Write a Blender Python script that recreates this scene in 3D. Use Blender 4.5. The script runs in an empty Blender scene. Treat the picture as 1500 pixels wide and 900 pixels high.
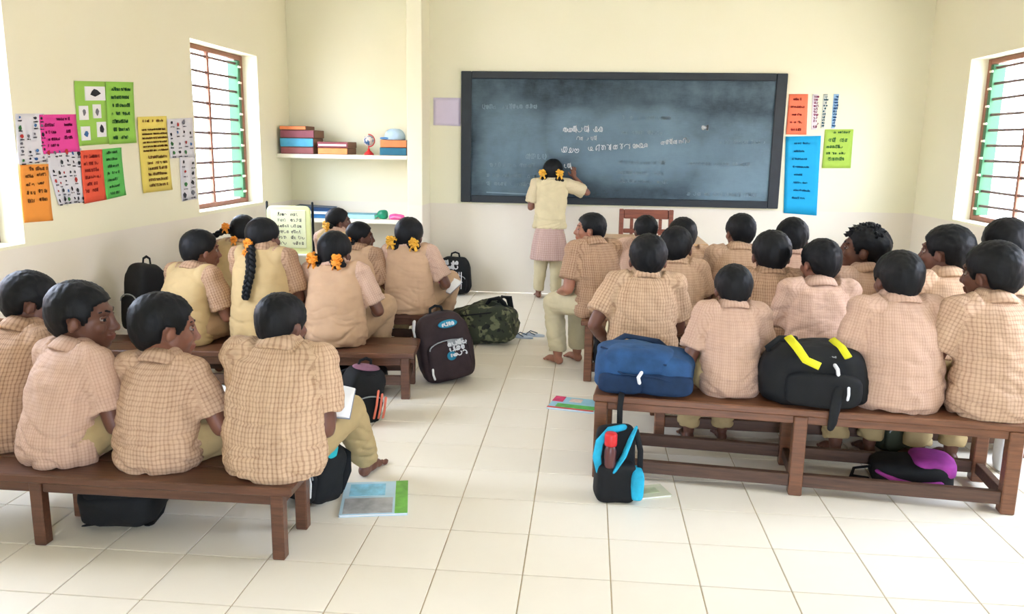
import bpy, bmesh, math, random
import numpy as np
from mathutils import Vector, Matrix, noise
random.seed(7)
PI = math.pi
R = math.radians
scene = bpy.context.scene
COL = scene.collection

# ------------------------------------------------------------------ camera
cam_d = bpy.data.cameras.new('camera')
cam = bpy.data.objects.new('camera', cam_d)
COL.objects.link(cam)
cam_d.sensor_width = 36.0
cam_d.lens = 28.8
cam_d.clip_start = 0.05
cam.location = (0, 0, 1.45)
cam.rotation_euler = (Matrix.Rotation(R(5.16), 3, 'Z') @ Matrix.Rotation(R(90 - 11.12), 3, 'X') @ Matrix.Rotation(R(0.9), 3, 'Z')).to_euler()
scene.camera = cam

# ------------------------------------------------------------------ daylight
world = bpy.data.worlds.new('overcast_daylight')
scene.world = world
world.use_nodes = True
bg = world.node_tree.nodes['Background']
bg.inputs[0].default_value = (0.85, 0.97, 1.21, 1)
bg.inputs[1].default_value = 3.0
vs = scene.view_settings
vs.view_transform = 'Standard'
vs.look = 'None'
vs.gamma = 1.0
vs.use_curve_mapping = False
vs.exposure = 2.8

def portal(name, loc, rot, sx, sy):
    d = bpy.data.lights.new(name, 'AREA')
    d.shape = 'RECTANGLE'
    d.size = sx
    d.size_y = sy
    d.cycles.is_portal = True
    o = bpy.data.objects.new(name, d)
    COL.objects.link(o)
    o.location = loc
    o.rotation_euler = rot
    return o

# ------------------------------------------------------------------ colour and material helpers
def lin(c):
    out = []
    for v in c[:3]:
        v = v / 255.0
        out.append(v / 12.92 if v <= 0.04045 else ((v + 0.055) / 1.055) ** 2.4)
    return (out[0], out[1], out[2], 1.0)

MATS = {}
def new_mat(name):
    m = bpy.data.materials.new(name)
    m.use_nodes = True
    nt = m.node_tree
    b = nt.nodes['Principled BSDF']
    return m, nt, b

def node(nt, typ, **kw):
    n = nt.nodes.new(typ)
    for k, v in kw.items():
        setattr(n, k, v)
    return n

def math_node(nt, op, a, b=None, c=None):
    n = node(nt, 'ShaderNodeMath', operation=op)
    for i, v in enumerate((a, b, c)):
        if v is None:
            continue
        if isinstance(v, (int, float)):
            n.inputs[i].default_value = v
        else:
            nt.links.new(v, n.inputs[i])
    return n.outputs[0]

def mix_col(nt, fac, a, b):
    n = node(nt, 'ShaderNodeMix', data_type='RGBA')
    for i, v in ((0, fac), (6, a), (7, b)):
        if isinstance(v, (int, float)):
            n.inputs[i].default_value = v
        elif isinstance(v, tuple):
            n.inputs[i].default_value = v
        else:
            nt.links.new(v, n.inputs[i])
    return n.outputs[2]

def noise_tex(nt, scale, detail=3, rough=0.5, vec=None, mapscale=None):
    n = node(nt, 'ShaderNodeTexNoise')
    n.inputs['Scale'].default_value = scale
    n.inputs['Detail'].default_value = detail
    n.inputs['Roughness'].default_value = rough
    if vec is None:
        tc = node(nt, 'ShaderNodeTexCoord')
        vec = tc.outputs['Object']
    if mapscale:
        mp = node(nt, 'ShaderNodeMapping')
        mp.inputs['Scale'].default_value = mapscale
        nt.links.new(vec, mp.inputs[0])
        vec = mp.outputs[0]
    nt.links.new(vec, n.inputs['Vector'])
    return n.outputs['Fac']

def add_bump(nt, b, h, strength=0.2, dist=0.01):
    bp = node(nt, 'ShaderNodeBump')
    bp.inputs['Strength'].default_value = strength
    bp.inputs['Distance'].default_value = dist
    nt.links.new(h, bp.inputs['Height'])
    nt.links.new(bp.outputs[0], b.inputs['Normal'])

def plain(name, rgb, rough=0.6, var=0.0, scale=8, bump=0.0, metal=0.0, spec=0.5, mapscale=None):
    if name in MATS:
        return MATS[name]
    m, nt, b = new_mat(name)
    c = lin(rgb)
    b.inputs['Roughness'].default_value = rough
    b.inputs['Metallic'].default_value = metal
    b.inputs['Specular IOR Level'].default_value = spec
    f = noise_tex(nt, scale, 4, 0.55, None, mapscale)
    if var > 0:
        d = tuple(max(0, v * (1 - var)) for v in c[:3]) + (1.0,)
        e = tuple(min(1, v * (1 + var)) for v in c[:3]) + (1.0,)
        mr = node(nt, 'ShaderNodeMapRange')
        mr.inputs[1].default_value = 0.3
        mr.inputs[2].default_value = 0.7
        nt.links.new(f, mr.inputs[0])
        nt.links.new(mix_col(nt, mr.outputs[0], d, e), b.inputs['Base Color'])
    else:
        b.inputs['Base Color'].default_value = c
    if bump > 0:
        add_bump(nt, b, f, bump, 0.01)
    MATS[name] = m
    return m

def wood(name, rgb, dark=0.55, rough=0.42, scale=6, axis=(1, 12, 12)):
    if name in MATS:
        return MATS[name]
    m, nt, b = new_mat(name)
    f = noise_tex(nt, scale, 6, 0.65, None, axis)
    f2 = noise_tex(nt, 2.3, 3, 0.6)
    mr = node(nt, 'ShaderNodeMapRange')
    mr.inputs[1].default_value = 0.32
    mr.inputs[2].default_value = 0.68
    nt.links.new(f, mr.inputs[0])
    c = lin(rgb)
    d = tuple(v * dark for v in c[:3]) + (1,)
    e = tuple(min(1, v * 1.15) for v in c[:3]) + (1,)
    c1 = mix_col(nt, mr.outputs[0], d, e)
    mr2 = node(nt, 'ShaderNodeMapRange')
    mr2.inputs[1].default_value = 0.35
    mr2.inputs[2].default_value = 0.75
    mr2.inputs[4].default_value = 0.45
    nt.links.new(f2, mr2.inputs[0])
    c2 = mix_col(nt, mr2.outputs[0], c1, d)
    nt.links.new(c2, b.inputs['Base Color'])
    b.inputs['Roughness'].default_value = rough
    add_bump(nt, b, f, 0.15, 0.004)
    MATS[name] = m
    return m

def check_cloth(name, base, line, period=0.022, wu=1.0, wv=0.6, soft=0.45, rough=0.85):
    """woven check: bands along u and v of the garment's own cut (attribute 'weave')"""
    if name in MATS:
        return MATS[name]
    m, nt, b = new_mat(name)
    at = node(nt, 'ShaderNodeAttribute', attribute_name='weave')
    sp = node(nt, 'ShaderNodeSeparateXYZ')
    wn = node(nt, 'ShaderNodeTexNoise')
    wn.inputs['Scale'].default_value = 22
    wn.inputs['Detail'].default_value = 3
    nt.links.new(at.outputs['Vector'], wn.inputs['Vector'])
    wv_ = node(nt, 'ShaderNodeVectorMath', operation='MULTIPLY_ADD')
    wv_.inputs[1].default_value = (period * .7,) * 3
    nt.links.new(wn.outputs['Color'], wv_.inputs[0])
    nt.links.new(at.outputs['Vector'], wv_.inputs[2])
    nt.links.new(wv_.outputs[0], sp.inputs[0])
    def band(o, per, lo):
        s = math_node(nt, 'SINE', math_node(nt, 'MULTIPLY', o, 2 * PI / per))
        mr = node(nt, 'ShaderNodeMapRange', interpolation_type='SMOOTHSTEP')
        mr.inputs[1].default_value = lo
        mr.inputs[2].default_value = lo + soft + 0.3
        nt.links.new(s, mr.inputs[0])
        return mr.outputs[0]
    u = band(sp.outputs[0], period, 0.05)
    v = band(sp.outputs[1], period * 1.05, 0.15)
    wide = band(sp.outputs[0], period * 4, -0.2)
    f = math_node(nt, 'ADD', math_node(nt, 'MULTIPLY', u, wu * 0.55), math_node(nt, 'MULTIPLY', v, wv * 0.55))
    f = math_node(nt, 'ADD', f, math_node(nt, 'MULTIPLY', wide, 0.10))
    n = noise_tex(nt, 9, 4, 0.6)
    f = math_node(nt, 'MULTIPLY', f, math_node(nt, 'ADD', math_node(nt, 'MULTIPLY', n, 1.0), 0.45))
    f.node.use_clamp = True
    nt.links.new(mix_col(nt, f, lin(base), lin(line)), b.inputs['Base Color'])
    b.inputs['Roughness'].default_value = rough
    b.inputs['Specular IOR Level'].default_value = 0.2
    n2 = noise_tex(nt, 26, 5, 0.6)
    add_bump(nt, b, n2, 0.35, 0.012)
    MATS[name] = m
    return m

def print_mat():
    if 'print' in MATS:
        return MATS['print']
    m, nt, b = new_mat('printed_ink')
    at = node(nt, 'ShaderNodeAttribute', attribute_name='ink')
    nt.links.new(at.outputs['Color'], b.inputs['Base Color'])
    b.inputs['Roughness'].default_value = 0.8
    MATS['print'] = m
    return m

# ------------------------------------------------------------------ mesh builder
class MB:
    def __init__(self):
        self.v = []
        self.f = []
        self.c = []
    def add(self, verts, faces, col=None):
        o = len(self.v)
        self.v.extend([tuple(p) for p in verts])
        for q in faces:
            self.f.append(tuple(i + o for i in q))
            self.c.append(col)
        return self
    def box(self, c, s, rot=None, bev=0.0, col=None):
        hx, hy, hz = s[0] / 2, s[1] / 2, s[2] / 2
        c = Vector(c)
        b = min(bev, hx * 0.9, hy * 0.9, hz * 0.9)
        if b <= 0:
            vs_ = [Vector((x * hx, y * hy, z * hz)) for x in (-1, 1) for y in (-1, 1) for z in (-1, 1)]
            fs = [(0, 1, 3, 2), (4, 6, 7, 5), (0, 4, 5, 1), (2, 3, 7, 6), (0, 2, 6, 4), (1, 5, 7, 3)]
        else:
            vs_ = []
            idx = {}
            for ax in range(3):
                for sg in (-1, 1):
                    for s1 in (-1, 1):
                        for s2 in (-1, 1):
                            p = [0, 0, 0]
                            h = (hx, hy, hz)
                            o1, o2 = [a for a in range(3) if a != ax]
                            p[ax] = sg * h[ax]
                            p[o1] = s1 * (h[o1] - b)
                            p[o2] = s2 * (h[o2] - b)
                            sgn = [0, 0, 0]
                            sgn[ax] = sg; sgn[o1] = s1; sgn[o2] = s2
                            idx[(ax, tuple(sgn))] = len(vs_)
                            vs_.append(Vector(p))
            fs = []
            def orient(q):
                a, b_, c_ = vs_[q[0]], vs_[q[1]], vs_[q[2]]
                n = (b_ - a).cross(c_ - b_)
                m_ = sum((vs_[i] for i in q), Vector()) / len(q)
                return q if n.dot(m_) > 0 else tuple(reversed(q))
            for ax in range(3):
                o1, o2 = [a for a in range(3) if a != ax]
                for sg in (-1, 1):
                    q = []
                    for s1, s2 in ((-1, -1), (1, -1), (1, 1), (-1, 1)):
                        s_ = [0, 0, 0]; s_[ax] = sg; s_[o1] = s1; s_[o2] = s2
                        q.append(idx[(ax, tuple(s_))])
                    fs.append(orient(tuple(q)))
                # edges along axis ax
                for s1 in (-1, 1):
                    for s2 in (-1, 1):
                        s_a = [0, 0, 0]; s_a[ax] = -1; s_a[o1] = s1; s_a[o2] = s2
                        s_b = list(s_a); s_b[ax] = 1
                        fs.append(orient((idx[(o1, tuple(s_a))], idx[(o1, tuple(s_b))], idx[(o2, tuple(s_b))], idx[(o2, tuple(s_a))])))
            for sx in (-1, 1):
                for sy in (-1, 1):
                    for sz in (-1, 1):
                        s_ = (sx, sy, sz)
                        fs.append(orient((idx[(0, s_)], idx[(1, s_)], idx[(2, s_)])))
        if rot is not None:
            vs_ = [rot @ p for p in vs_]
        return self.add([p + c for p in vs_], fs, col)
    def loft(self, rings, cap=True, closed=True, col=None):
        n = len(rings[0])
        vs_ = [p for r in rings for p in r]
        fs = []
        for i in range(len(rings) - 1):
            for j in range(n if closed else n - 1):
                k = (j + 1) % n
                fs.append((i * n + j, i * n + k, (i + 1) * n + k, (i + 1) * n + j))
        if cap:
            fs.append(tuple(reversed(range(n))))
            fs.append(tuple((len(rings) - 1) * n + j for j in range(n)))
        return self.add(vs_, fs, col)
    def tube(self, pts, rad, seg=10, round_ends=True, flat=1.0, up=None, col=None):
        """tapered tube along points; flat squashes it along its second axis"""
        P = [Vector(p) for p in pts]
        if isinstance(rad, (int, float)):
            rad = [rad] * len(P)
        if round_ends and len(P) > 1:
            d0 = (P[0] - P[1]).normalized()
            d1 = (P[-1] - P[-2]).normalized()
            a, ra = P[0], rad[0]
            z, rz = P[-1], rad[-1]
            P = [a + d0 * ra * 0.95, a + d0 * ra * 0.6] + P + [z + d1 * rz * 0.6, z + d1 * rz * 0.95]
            rad = [ra * 0.3, ra * 0.8] + list(rad) + [rz * 0.8, rz * 0.3]
        rings = []
        u = None
        for i, p in enumerate(P):
            t = (P[min(i + 1, len(P) - 1)] - P[max(i - 1, 0)])
            if t.length < 1e-9:
                t = Vector((0, 0, 1))
            t.normalize()
            if u is None:
                a = Vector(up) if up is not None else (Vector((0, 0, 1)) if abs(t.z) < 0.9 else Vector((0, 1, 0)))
                u = a - t * a.dot(t)
            else:
                u = u - t * u.dot(t)
            if u.length < 1e-6:
                u = t.orthogonal()
            u.normalize()
            w = t.cross(u)
            rings.append([p + (w * math.cos(2 * PI * j / seg) + u * math.sin(2 * PI * j / seg) * flat) * rad[i] for j in range(seg)])
        return self.loft(rings, True, True, col)
    def ell(self, c, r, rot=None, nu=16, nv=10, col=None, fn=None):
        c = Vector(c)
        vs_ = []
        for i in range(nv + 1):
            th = PI * i / nv
            for j in range(nu):
                ph = 2 * PI * j / nu
                d = Vector((math.sin(th) * math.cos(ph), math.sin(th) * math.sin(ph), math.cos(th)))
                p = Vector((d.x * r[0], d.y * r[1], d.z * r[2]))
                if fn:
                    p = fn(d, p)
                if rot is not None:
                    p = rot @ p
                vs_.append(p + c)
        fs = []
        for i in range(nv):
            for j in range(nu):
                k = (j + 1) % nu
                fs.append((i * nu + j, (i + 1) * nu + j, (i + 1) * nu + k, i * nu + k))
        return self.add(vs_, fs, col)
    def sbox(self, c, r, e=0.35, rot=None, nu=28, nv=18, fn=None, col=None):
        """soft rounded box (superellipsoid)"""
        def sg(x, p):
            return math.copysign(abs(x) ** p, x)
        c = Vector(c)
        vs_ = []
        for i in range(nv + 1):
            th = -PI / 2 + PI * i / nv
            for j in range(nu):
                ph = 2 * PI * j / nu
                p = Vector((r[0] * sg(math.cos(th), e) * sg(math.cos(ph), e), r[1] * sg(math.cos(th), e) * sg(math.sin(ph), e), r[2] * sg(math.sin(th), e)))
                if fn:
                    p = fn(p)
                if rot is not None:
                    p = rot @ p
                vs_.append(p + c)
        fs = []
        for i in range(nv):
            for j in range(nu):
                k = (j + 1) % nu
                fs.append((i * nu + j, i * nu + k, (i + 1) * nu + k, (i + 1) * nu + j))
        return self.add(vs_, fs, col)
    def mesh(self, name, smooth=False, merge=False):
        me = bpy.data.meshes.new(name)
        me.from_pydata(self.v, [], self.f)
        if merge:
            bm = bmesh.new()
            bm.from_mesh(me)
            bmesh.ops.remove_doubles(bm, verts=bm.verts, dist=1e-5)
            bm.to_mesh(me)
            bm.free()
        if smooth:
            me.polygons.foreach_set('use_smooth', [True] * len(me.polygons))
        if any(c is not None for c in self.c):
            a = me.attributes.new('ink', 'FLOAT_COLOR', 'FACE')
            buf = []
            for c in self.c:
                buf.extend(c if c is not None else (0.5, 0.5, 0.5, 1))
            a.data.foreach_set('color', buf)
        me.update()
        return me
    def build(self, name, mat, parent=None, smooth=False, merge=False):
        return obj(name, self.mesh(name, smooth, merge), mat, parent)

def obj(name, me, mat, parent=None):
    o = bpy.data.objects.new(name, me)
    COL.objects.link(o)
    if mat is not None:
        for m in (mat if isinstance(mat, (list, tuple)) else [mat]):
            me.materials.append(m)
    if parent is not None:
        o.parent = parent
    return o

def tag(o, label=None, cat=None, group=None, kind=None):
    if label: o['label'] = label
    if cat: o['category'] = cat
    if group: o['group'] = group
    if kind: o['kind'] = kind
    return o

def thing(name, label, cat, loc=(0, 0, 0), rotz=0.0, group=None, rot=None):
    o = bpy.data.objects.new(name, None)
    COL.objects.link(o)
    o.empty_display_size = 0.1
    o.location = loc
    o.rotation_euler = rot if rot is not None else (0, 0, rotz)
    return tag(o, label, cat, group)

def struct(name, label, mb, mat, cat, parent=None, smooth=False):
    o = mb.build(name, mat, parent, smooth)
    return tag(o, label, cat, None, 'structure')

# handwriting: rows of looping strokes laid on a plane  (fn maps (u,v) to a point, width in metres)
def scribble(mb, fn, u0, u1, v, h, rnd, w=0.004, aspect=1.0, col=None, slope=0.0, gap=0.22):
    """one line of looped letters from u0 to u1 at baseline v with letter height h (fractions of the sheet)"""
    u = u0
    while u < u1:
        lw = h * aspect * rnd.uniform(0.7, 1.3)
        if rnd.random() < gap:
            u += lw * 0.9
            continue
        hh = h * rnd.uniform(0.6, 1.1)
        base = v + slope * (u - u0)
        turns = rnd.choice((0.8, 1.1, 1.5, 1.9)) * rnd.choice((-1, 1))
        ph = rnd.uniform(0, 2 * PI)
        n_ = 11
        pts = [(u + lw * (.2 + .6 * i / n_) + .27 * lw * math.cos(ph + 2 * PI * turns * i / n_), base + hh * (.5 + .48 * math.sin(ph + 2 * PI * turns * i / n_))) for i in range(n_ + 1)]
        if rnd.random() < .3:
            pts += [(u + lw * .85, base + hh * 1.1), (u + lw * .85, base - hh * .1)]
        for (a, b) in zip(pts, pts[1:]):
            A, B = Vector(fn(*a)), Vector(fn(*b))
            U = (Vector(fn(a[0] + 1e-3, a[1])) - A).normalized()
            V = (Vector(fn(a[0], a[1] + 1e-3)) - A).normalized()
            N = U.cross(V).normalized()
            t = (B - A)
            if t.length < 1e-6:
                continue
            t.normalize()
            s = t.cross(N) * w * 0.5
            e = t * w * 0.3
            mb.add([A - s - e, A + s - e, B + s + e, B - s + e], [(0, 1, 2, 3)], col)
        u += lw * 1.15
# ------------------------------------------------------------------ the room
XL, XR, YB, ZC, YR = -2.98, 3.07, 8.1, 3.05, -1.6
TH = 0.22
DADO = 0.882

def wall_paint():
    m, nt, b = new_mat('two_tone_wall_paint')
    g = node(nt, 'ShaderNodeNewGeometry')
    sp = node(nt, 'ShaderNodeSeparateXYZ')
    nt.links.new(g.outputs['Position'], sp.inputs[0])
    f = noise_tex(nt, 3.0, 4, 0.6, g.outputs['Position'])
    wob = math_node(nt, 'MULTIPLY', math_node(nt, 'SUBTRACT', f, 0.5), 0.012)
    z = math_node(nt, 'ADD', sp.outputs[2], wob)
    step = node(nt, 'ShaderNodeMapRange')
    step.inputs[1].default_value = DADO - 0.004
    step.inputs[2].default_value = DADO + 0.004
    nt.links.new(z, step.inputs[0])
    f2 = noise_tex(nt, 1.4, 5, 0.6, g.outputs['Position'])
    up = mix_col(nt, f2, lin((240, 236, 203)), lin((244, 241, 215)))
    lo = mix_col(nt, f2, lin((234, 226, 208)), lin((240, 233, 218)))
    nt.links.new(mix_col(nt, step.outputs[0], lo, up), b.inputs['Base Color'])
    b.inputs['Roughness'].default_value = 0.7
    f3 = noise_tex(nt, 40, 3, 0.6, g.outputs['Position'])
    add_bump(nt, b, f3, 0.06, 0.004)
    return m
WALL = wall_paint()
WHITE_TRIM = plain('white_trim_paint', (243, 240, 224), 0.65, 0.03, 3)
GREEN = plain('green_window_paint', (24, 92, 46), 0.5, 0.15, 12)
BARP = plain('brown_window_paint', (140, 92, 70), 0.55, 0.15, 10)
BARD = plain('dark_iron_bar_paint', (96, 70, 64), 0.5, 0.15, 10)

def long_wall(mb, x0, x1, openings):
    segs = sorted(openings)
    y = YR
    for (a, b, z0, z1) in segs:
        mb.box(((x0 + x1) / 2, (y + a) / 2, ZC / 2), (x1 - x0, a - y, ZC))
        mb.box(((x0 + x1) / 2, (a + b) / 2, z0 / 2), (x1 - x0, b - a, z0))
        mb.box(((x0 + x1) / 2, (a + b) / 2, (z1 + ZC) / 2), (x1 - x0, b - a, ZC - z1))
        y = b
    mb.box(((x0 + x1) / 2, (y + YB + TH) / 2, ZC / 2), (x1 - x0, YB + TH - y, ZC))

OPL = [(6.09, 7.34, 0.91, 2.2), (2.75, 4.09, 0.90, 2.2)]
OPR = [(5.95, 7.25, 0.90, 2.2), (2.7, 4.0, 0.90, 2.2)]
mb = MB(); long_wall(mb, XL - TH, XL, OPL)
struct('wall_left', 'pale yellow wall with beige dado, hung with coloured paper charts', mb, WALL, 'wall')
mb = MB(); long_wall(mb, XR, XR + TH, OPR)
struct('wall_right', 'pale yellow wall with a barred window at the right edge', mb, WALL, 'wall')
OPF = [(-0.2, 0.8, 0.0, 2.1)]  # unseen rear wall, added to cut light from behind; one doorway left open
mb = MB()
xq = XL
for (a, b, z0, z1) in OPF:
    mb.box(((xq + a) / 2, YR - TH / 2, ZC / 2), (a - xq, TH, ZC))
    if z0 > 0:
        mb.box(((a + b) / 2, YR - TH / 2, z0 / 2), (b - a, TH, z0))
    mb.box(((a + b) / 2, YR - TH / 2, (z1 + ZC) / 2), (b - a, TH, ZC - z1))
    xq = b
mb.box(((xq + XR) / 2, YR - TH / 2, ZC / 2), (XR - xq, TH, ZC))
struct('wall_rear', 'pale yellow wall behind the photographer added to limit the daylight, with one doorway', mb, WALL, 'wall')
mb = MB(); mb.box(((XL + XR) / 2, YB + TH / 2, ZC / 2), (XR - XL, TH, ZC))
struct('wall_back', 'pale yellow end wall behind the blackboard with beige lower half', mb, WALL, 'wall')
mb = MB(); mb.box(((XL + XR) / 2, (YR + YB) / 2, ZC + 0.07), (XR - XL + 2 * TH, YB - YR + 2 * TH, 0.14))
struct('ceiling', 'white painted flat ceiling over the classroom', mb, plain('ceiling_whitewash', (245, 243, 232), 0.8, 0.03, 2), 'ceiling')
mb = MB(); mb.box((-1.638, (7.72 + YB) / 2, ZC / 2), (0.145, YB - 7.72, ZC), bev=0.006)
struct('wall_pier', 'narrow pale pier projecting between the shelf niche and the blackboard', mb, WALL, 'wall')

# floor: grout bed and single tiles
GROUT = plain('floor_grout', (196, 178, 146), 0.9, 0.1, 20)
def tile_mat():
    m, nt, b = new_mat('cream_ceramic_tile')
    oi = node(nt, 'ShaderNodeObjectInfo')
    g = node(nt, 'ShaderNodeNewGeometry')
    f = noise_tex(nt, 2.2, 5, 0.65, g.outputs['Position'])
    f2 = noise_tex(nt, 14, 4, 0.6, g.outputs['Position'])
    ff = math_node(nt, 'ADD', math_node(nt, 'MULTIPLY', f, 0.55), math_node(nt, 'MULTIPLY', f2, 0.2))
    ff = math_node(nt, 'ADD', ff, math_node(nt, 'MULTIPLY', oi.outputs['Random'], 0.25))
    nt.links.new(mix_col(nt, ff, lin((238, 229, 210)), lin((247, 241, 227))), b.inputs['Base Color'])
    b.inputs['Roughness'].default_value = 0.38
    b.inputs['Specular IOR Level'].default_value = 0.35
    add_bump(nt, b, f2, 0.03, 0.004)
    return m
TILE = tile_mat()
mb = MB(); mb.box(((XL + XR) / 2, (YR + YB) / 2, -0.054), (XR - XL, YB - YR, 0.1))
floor = struct('floor', 'cream tiled classroom floor with thin dark joints', mb, GROUT, 'floor')
TS = 0.302
tmb = MB(); tmb.box((0, 0, -0.006), (TS - 0.0045, TS - 0.0045, 0.012), bev=0.0015)
tile_me = tmb.mesh('tile'); tile_me.materials.append(TILE)
cells = []
for i in range(-11, 12):
    for j in range(-6, 28):
        x, y = -0.485 + TS * (i + 0.5), 3.19 + TS * (j - 0 + 0.5) - TS * 0
        if x - TS / 2 < XL - 0.2 or x + TS / 2 > XR + 0.2 or y - TS / 2 > YB or y < YR:
            continue
        cells.append((x, y))
def in_view(x, y):
    return y > 2.0 and abs((x + 0.09 * y)) < 0.66 * y + 0.25
vis = sorted([c for c in cells if in_view(*c) and XL + TS / 2 < c[0] < XR - TS / 2 and c[1] < YB - TS / 2], key=lambda c: c[1])
near = vis[:295]
for (x, y) in near:
    o = bpy.data.objects.new('tile', tile_me)
    COL.objects.link(o)
    o.location = (x, y, 0)
    o.parent = floor
rest = MB()
nset = set(near)
for (x, y) in cells:
    if (x, y) in nset:
        continue
    x0, x1 = max(XL, x - TS / 2 + .002), min(XR, x + TS / 2 - .002)
    y0, y1 = max(YR, y - TS / 2 + .002), min(YB, y + TS / 2 - .002)
    if x1 - x0 < 0.02 or y1 - y0 < 0.02:
        continue
    rest.box(((x0 + x1) / 2, (y0 + y1) / 2, -0.006), (x1 - x0, y1 - y0, 0.012), bev=0.0015)
o = rest.build('tile_field', TILE, floor)
o['kind'] = 'stuff'

# windows with iron bars
def window(name, label, side, y0, y1, z0, z1, leaf_far=True):
    s = -1 if side == 'L' else 1
    xw = XL if side == 'L' else XR
    xo = xw + s * (TH - 0.055)
    w = thing(name, label, 'window', (xo, (y0 + y1) / 2, z0))
    w['kind'] = 'structure'
    W, Hh = y1 - y0, z1 - z0
    FR = BARP
    for yy in (-W / 2 + .025, W / 2 - .025):
        MB().box((0, yy, Hh / 2), (0.06, 0.05, Hh), bev=.004).build('frame', FR, w)
    for zz in (0.02, Hh - .02):
        MB().box((0, 0, zz), (0.058, W - 0.1, 0.04), bev=.004).build('frame', FR, w)
    # open green shutter leaf folded back against the far jamb
    yl = W / 2 - .075
    lf = MB().box((s * 0.02, yl, Hh / 2), (0.10, 0.045, Hh - .09), bev=.004).build('shutter', GREEN, w)
    for k in range(9):
        MB().box((s * -0.033, yl, 0.10 + k * (Hh - .2) / 8), (0.012, 0.05, 0.018), bev=.003).build('hinge', WHITE_TRIM, lf)
    MB().box((0, -0.02, Hh / 2), (0.03, 0.034, Hh - .06), bev=.004).build('mullion', BARP, w)
    n = int(Hh / 0.128)
    for k in range(1, n + 1):
        zz = k * Hh / (n + 0.6)
        MB().tube([(0, -W / 2 + .05, zz), (0, 0, zz + random.uniform(-.006, .006)), (0, W / 2 - .05, zz)], 0.0115, 8, False).build('bar', BARD, w)
    MB().box((-s * 0.05, 0, -0.004), (TH - 0.02, W - .002, 0.012), bev=.003).build('sill', WHITE_TRIM, w)
    return w
window('window_1', 'barred window with green shutter edge beside the shelf niche', 'L', *OPL[0])
window('window_2', 'barred window with green shutter at the left edge of the photo', 'L', *OPL[1])
window('window_3', 'barred window with brown frame on the right wall', 'R', *OPR[0])
for (side, ops) in (('L', OPL), ('R', OPR)):
    for k, (a, b, z0, z1) in enumerate(ops):
        x = XL - TH + 0.01 if side == 'L' else XR + TH - 0.01
        p = portal('daylight_portal', (x, (a + b) / 2, (z0 + z1) / 2), (0, R(-90) if side == 'L' else R(90), 0), z1 - z0, b - a)
for (a, b, z0, z1) in OPF:
    portal('daylight_portal', ((a + b) / 2, YR - TH + 0.01, (z0 + z1) / 2), (R(90), 0, 0), b - a, z1 - z0)

# outside: yard and the pale pink building across it
mb = MB(); mb.box((0, 3, -0.75), (60, 60, 0.1))
struct('ground', 'pale sandy yard outside the windows', mb, plain('sandy_yard', (226, 214, 198), 0.95, 0.08, 1), 'ground')
PINK = plain('pale_pink_plaster', (238, 208, 196), 0.9, 0.05, 1)
for s, nm, lb in ((-1, 'wall_outside_left', 'pale pink building wall beyond the left windows'), (1, 'wall_outside_right', 'pale pink building wall beyond the right window')):
    mb = MB(); mb.box((s * 10.5, 7, 1.0), (0.3, 22, 3.4))
    for k in range(8):
        mb.box((s * 10.33, -3 + k * 2.8, 1.0), (0.1, 0.35, 3.4))
    struct(nm, lb, mb, PINK, 'wall')

# niche shelves
SLAB = plain('white_painted_slab', (240, 236, 214), 0.6, 0.04, 4)
for z, lb in ((1.345, 'upper white shelf slab in the niche, holding box files and a globe'), (0.735, 'lower white shelf slab in the niche, behind the girls')):
    mb = MB(); mb.box(((XL - 1.7105) / 2, (7.72 + YB) / 2, z - 0.02), (-1.7105 - XL, YB - 7.72, 0.04), bev=.005)
    tag(mb.build('wall_shelf', SLAB), lb, 'shelf', 'niche shelves')

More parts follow.
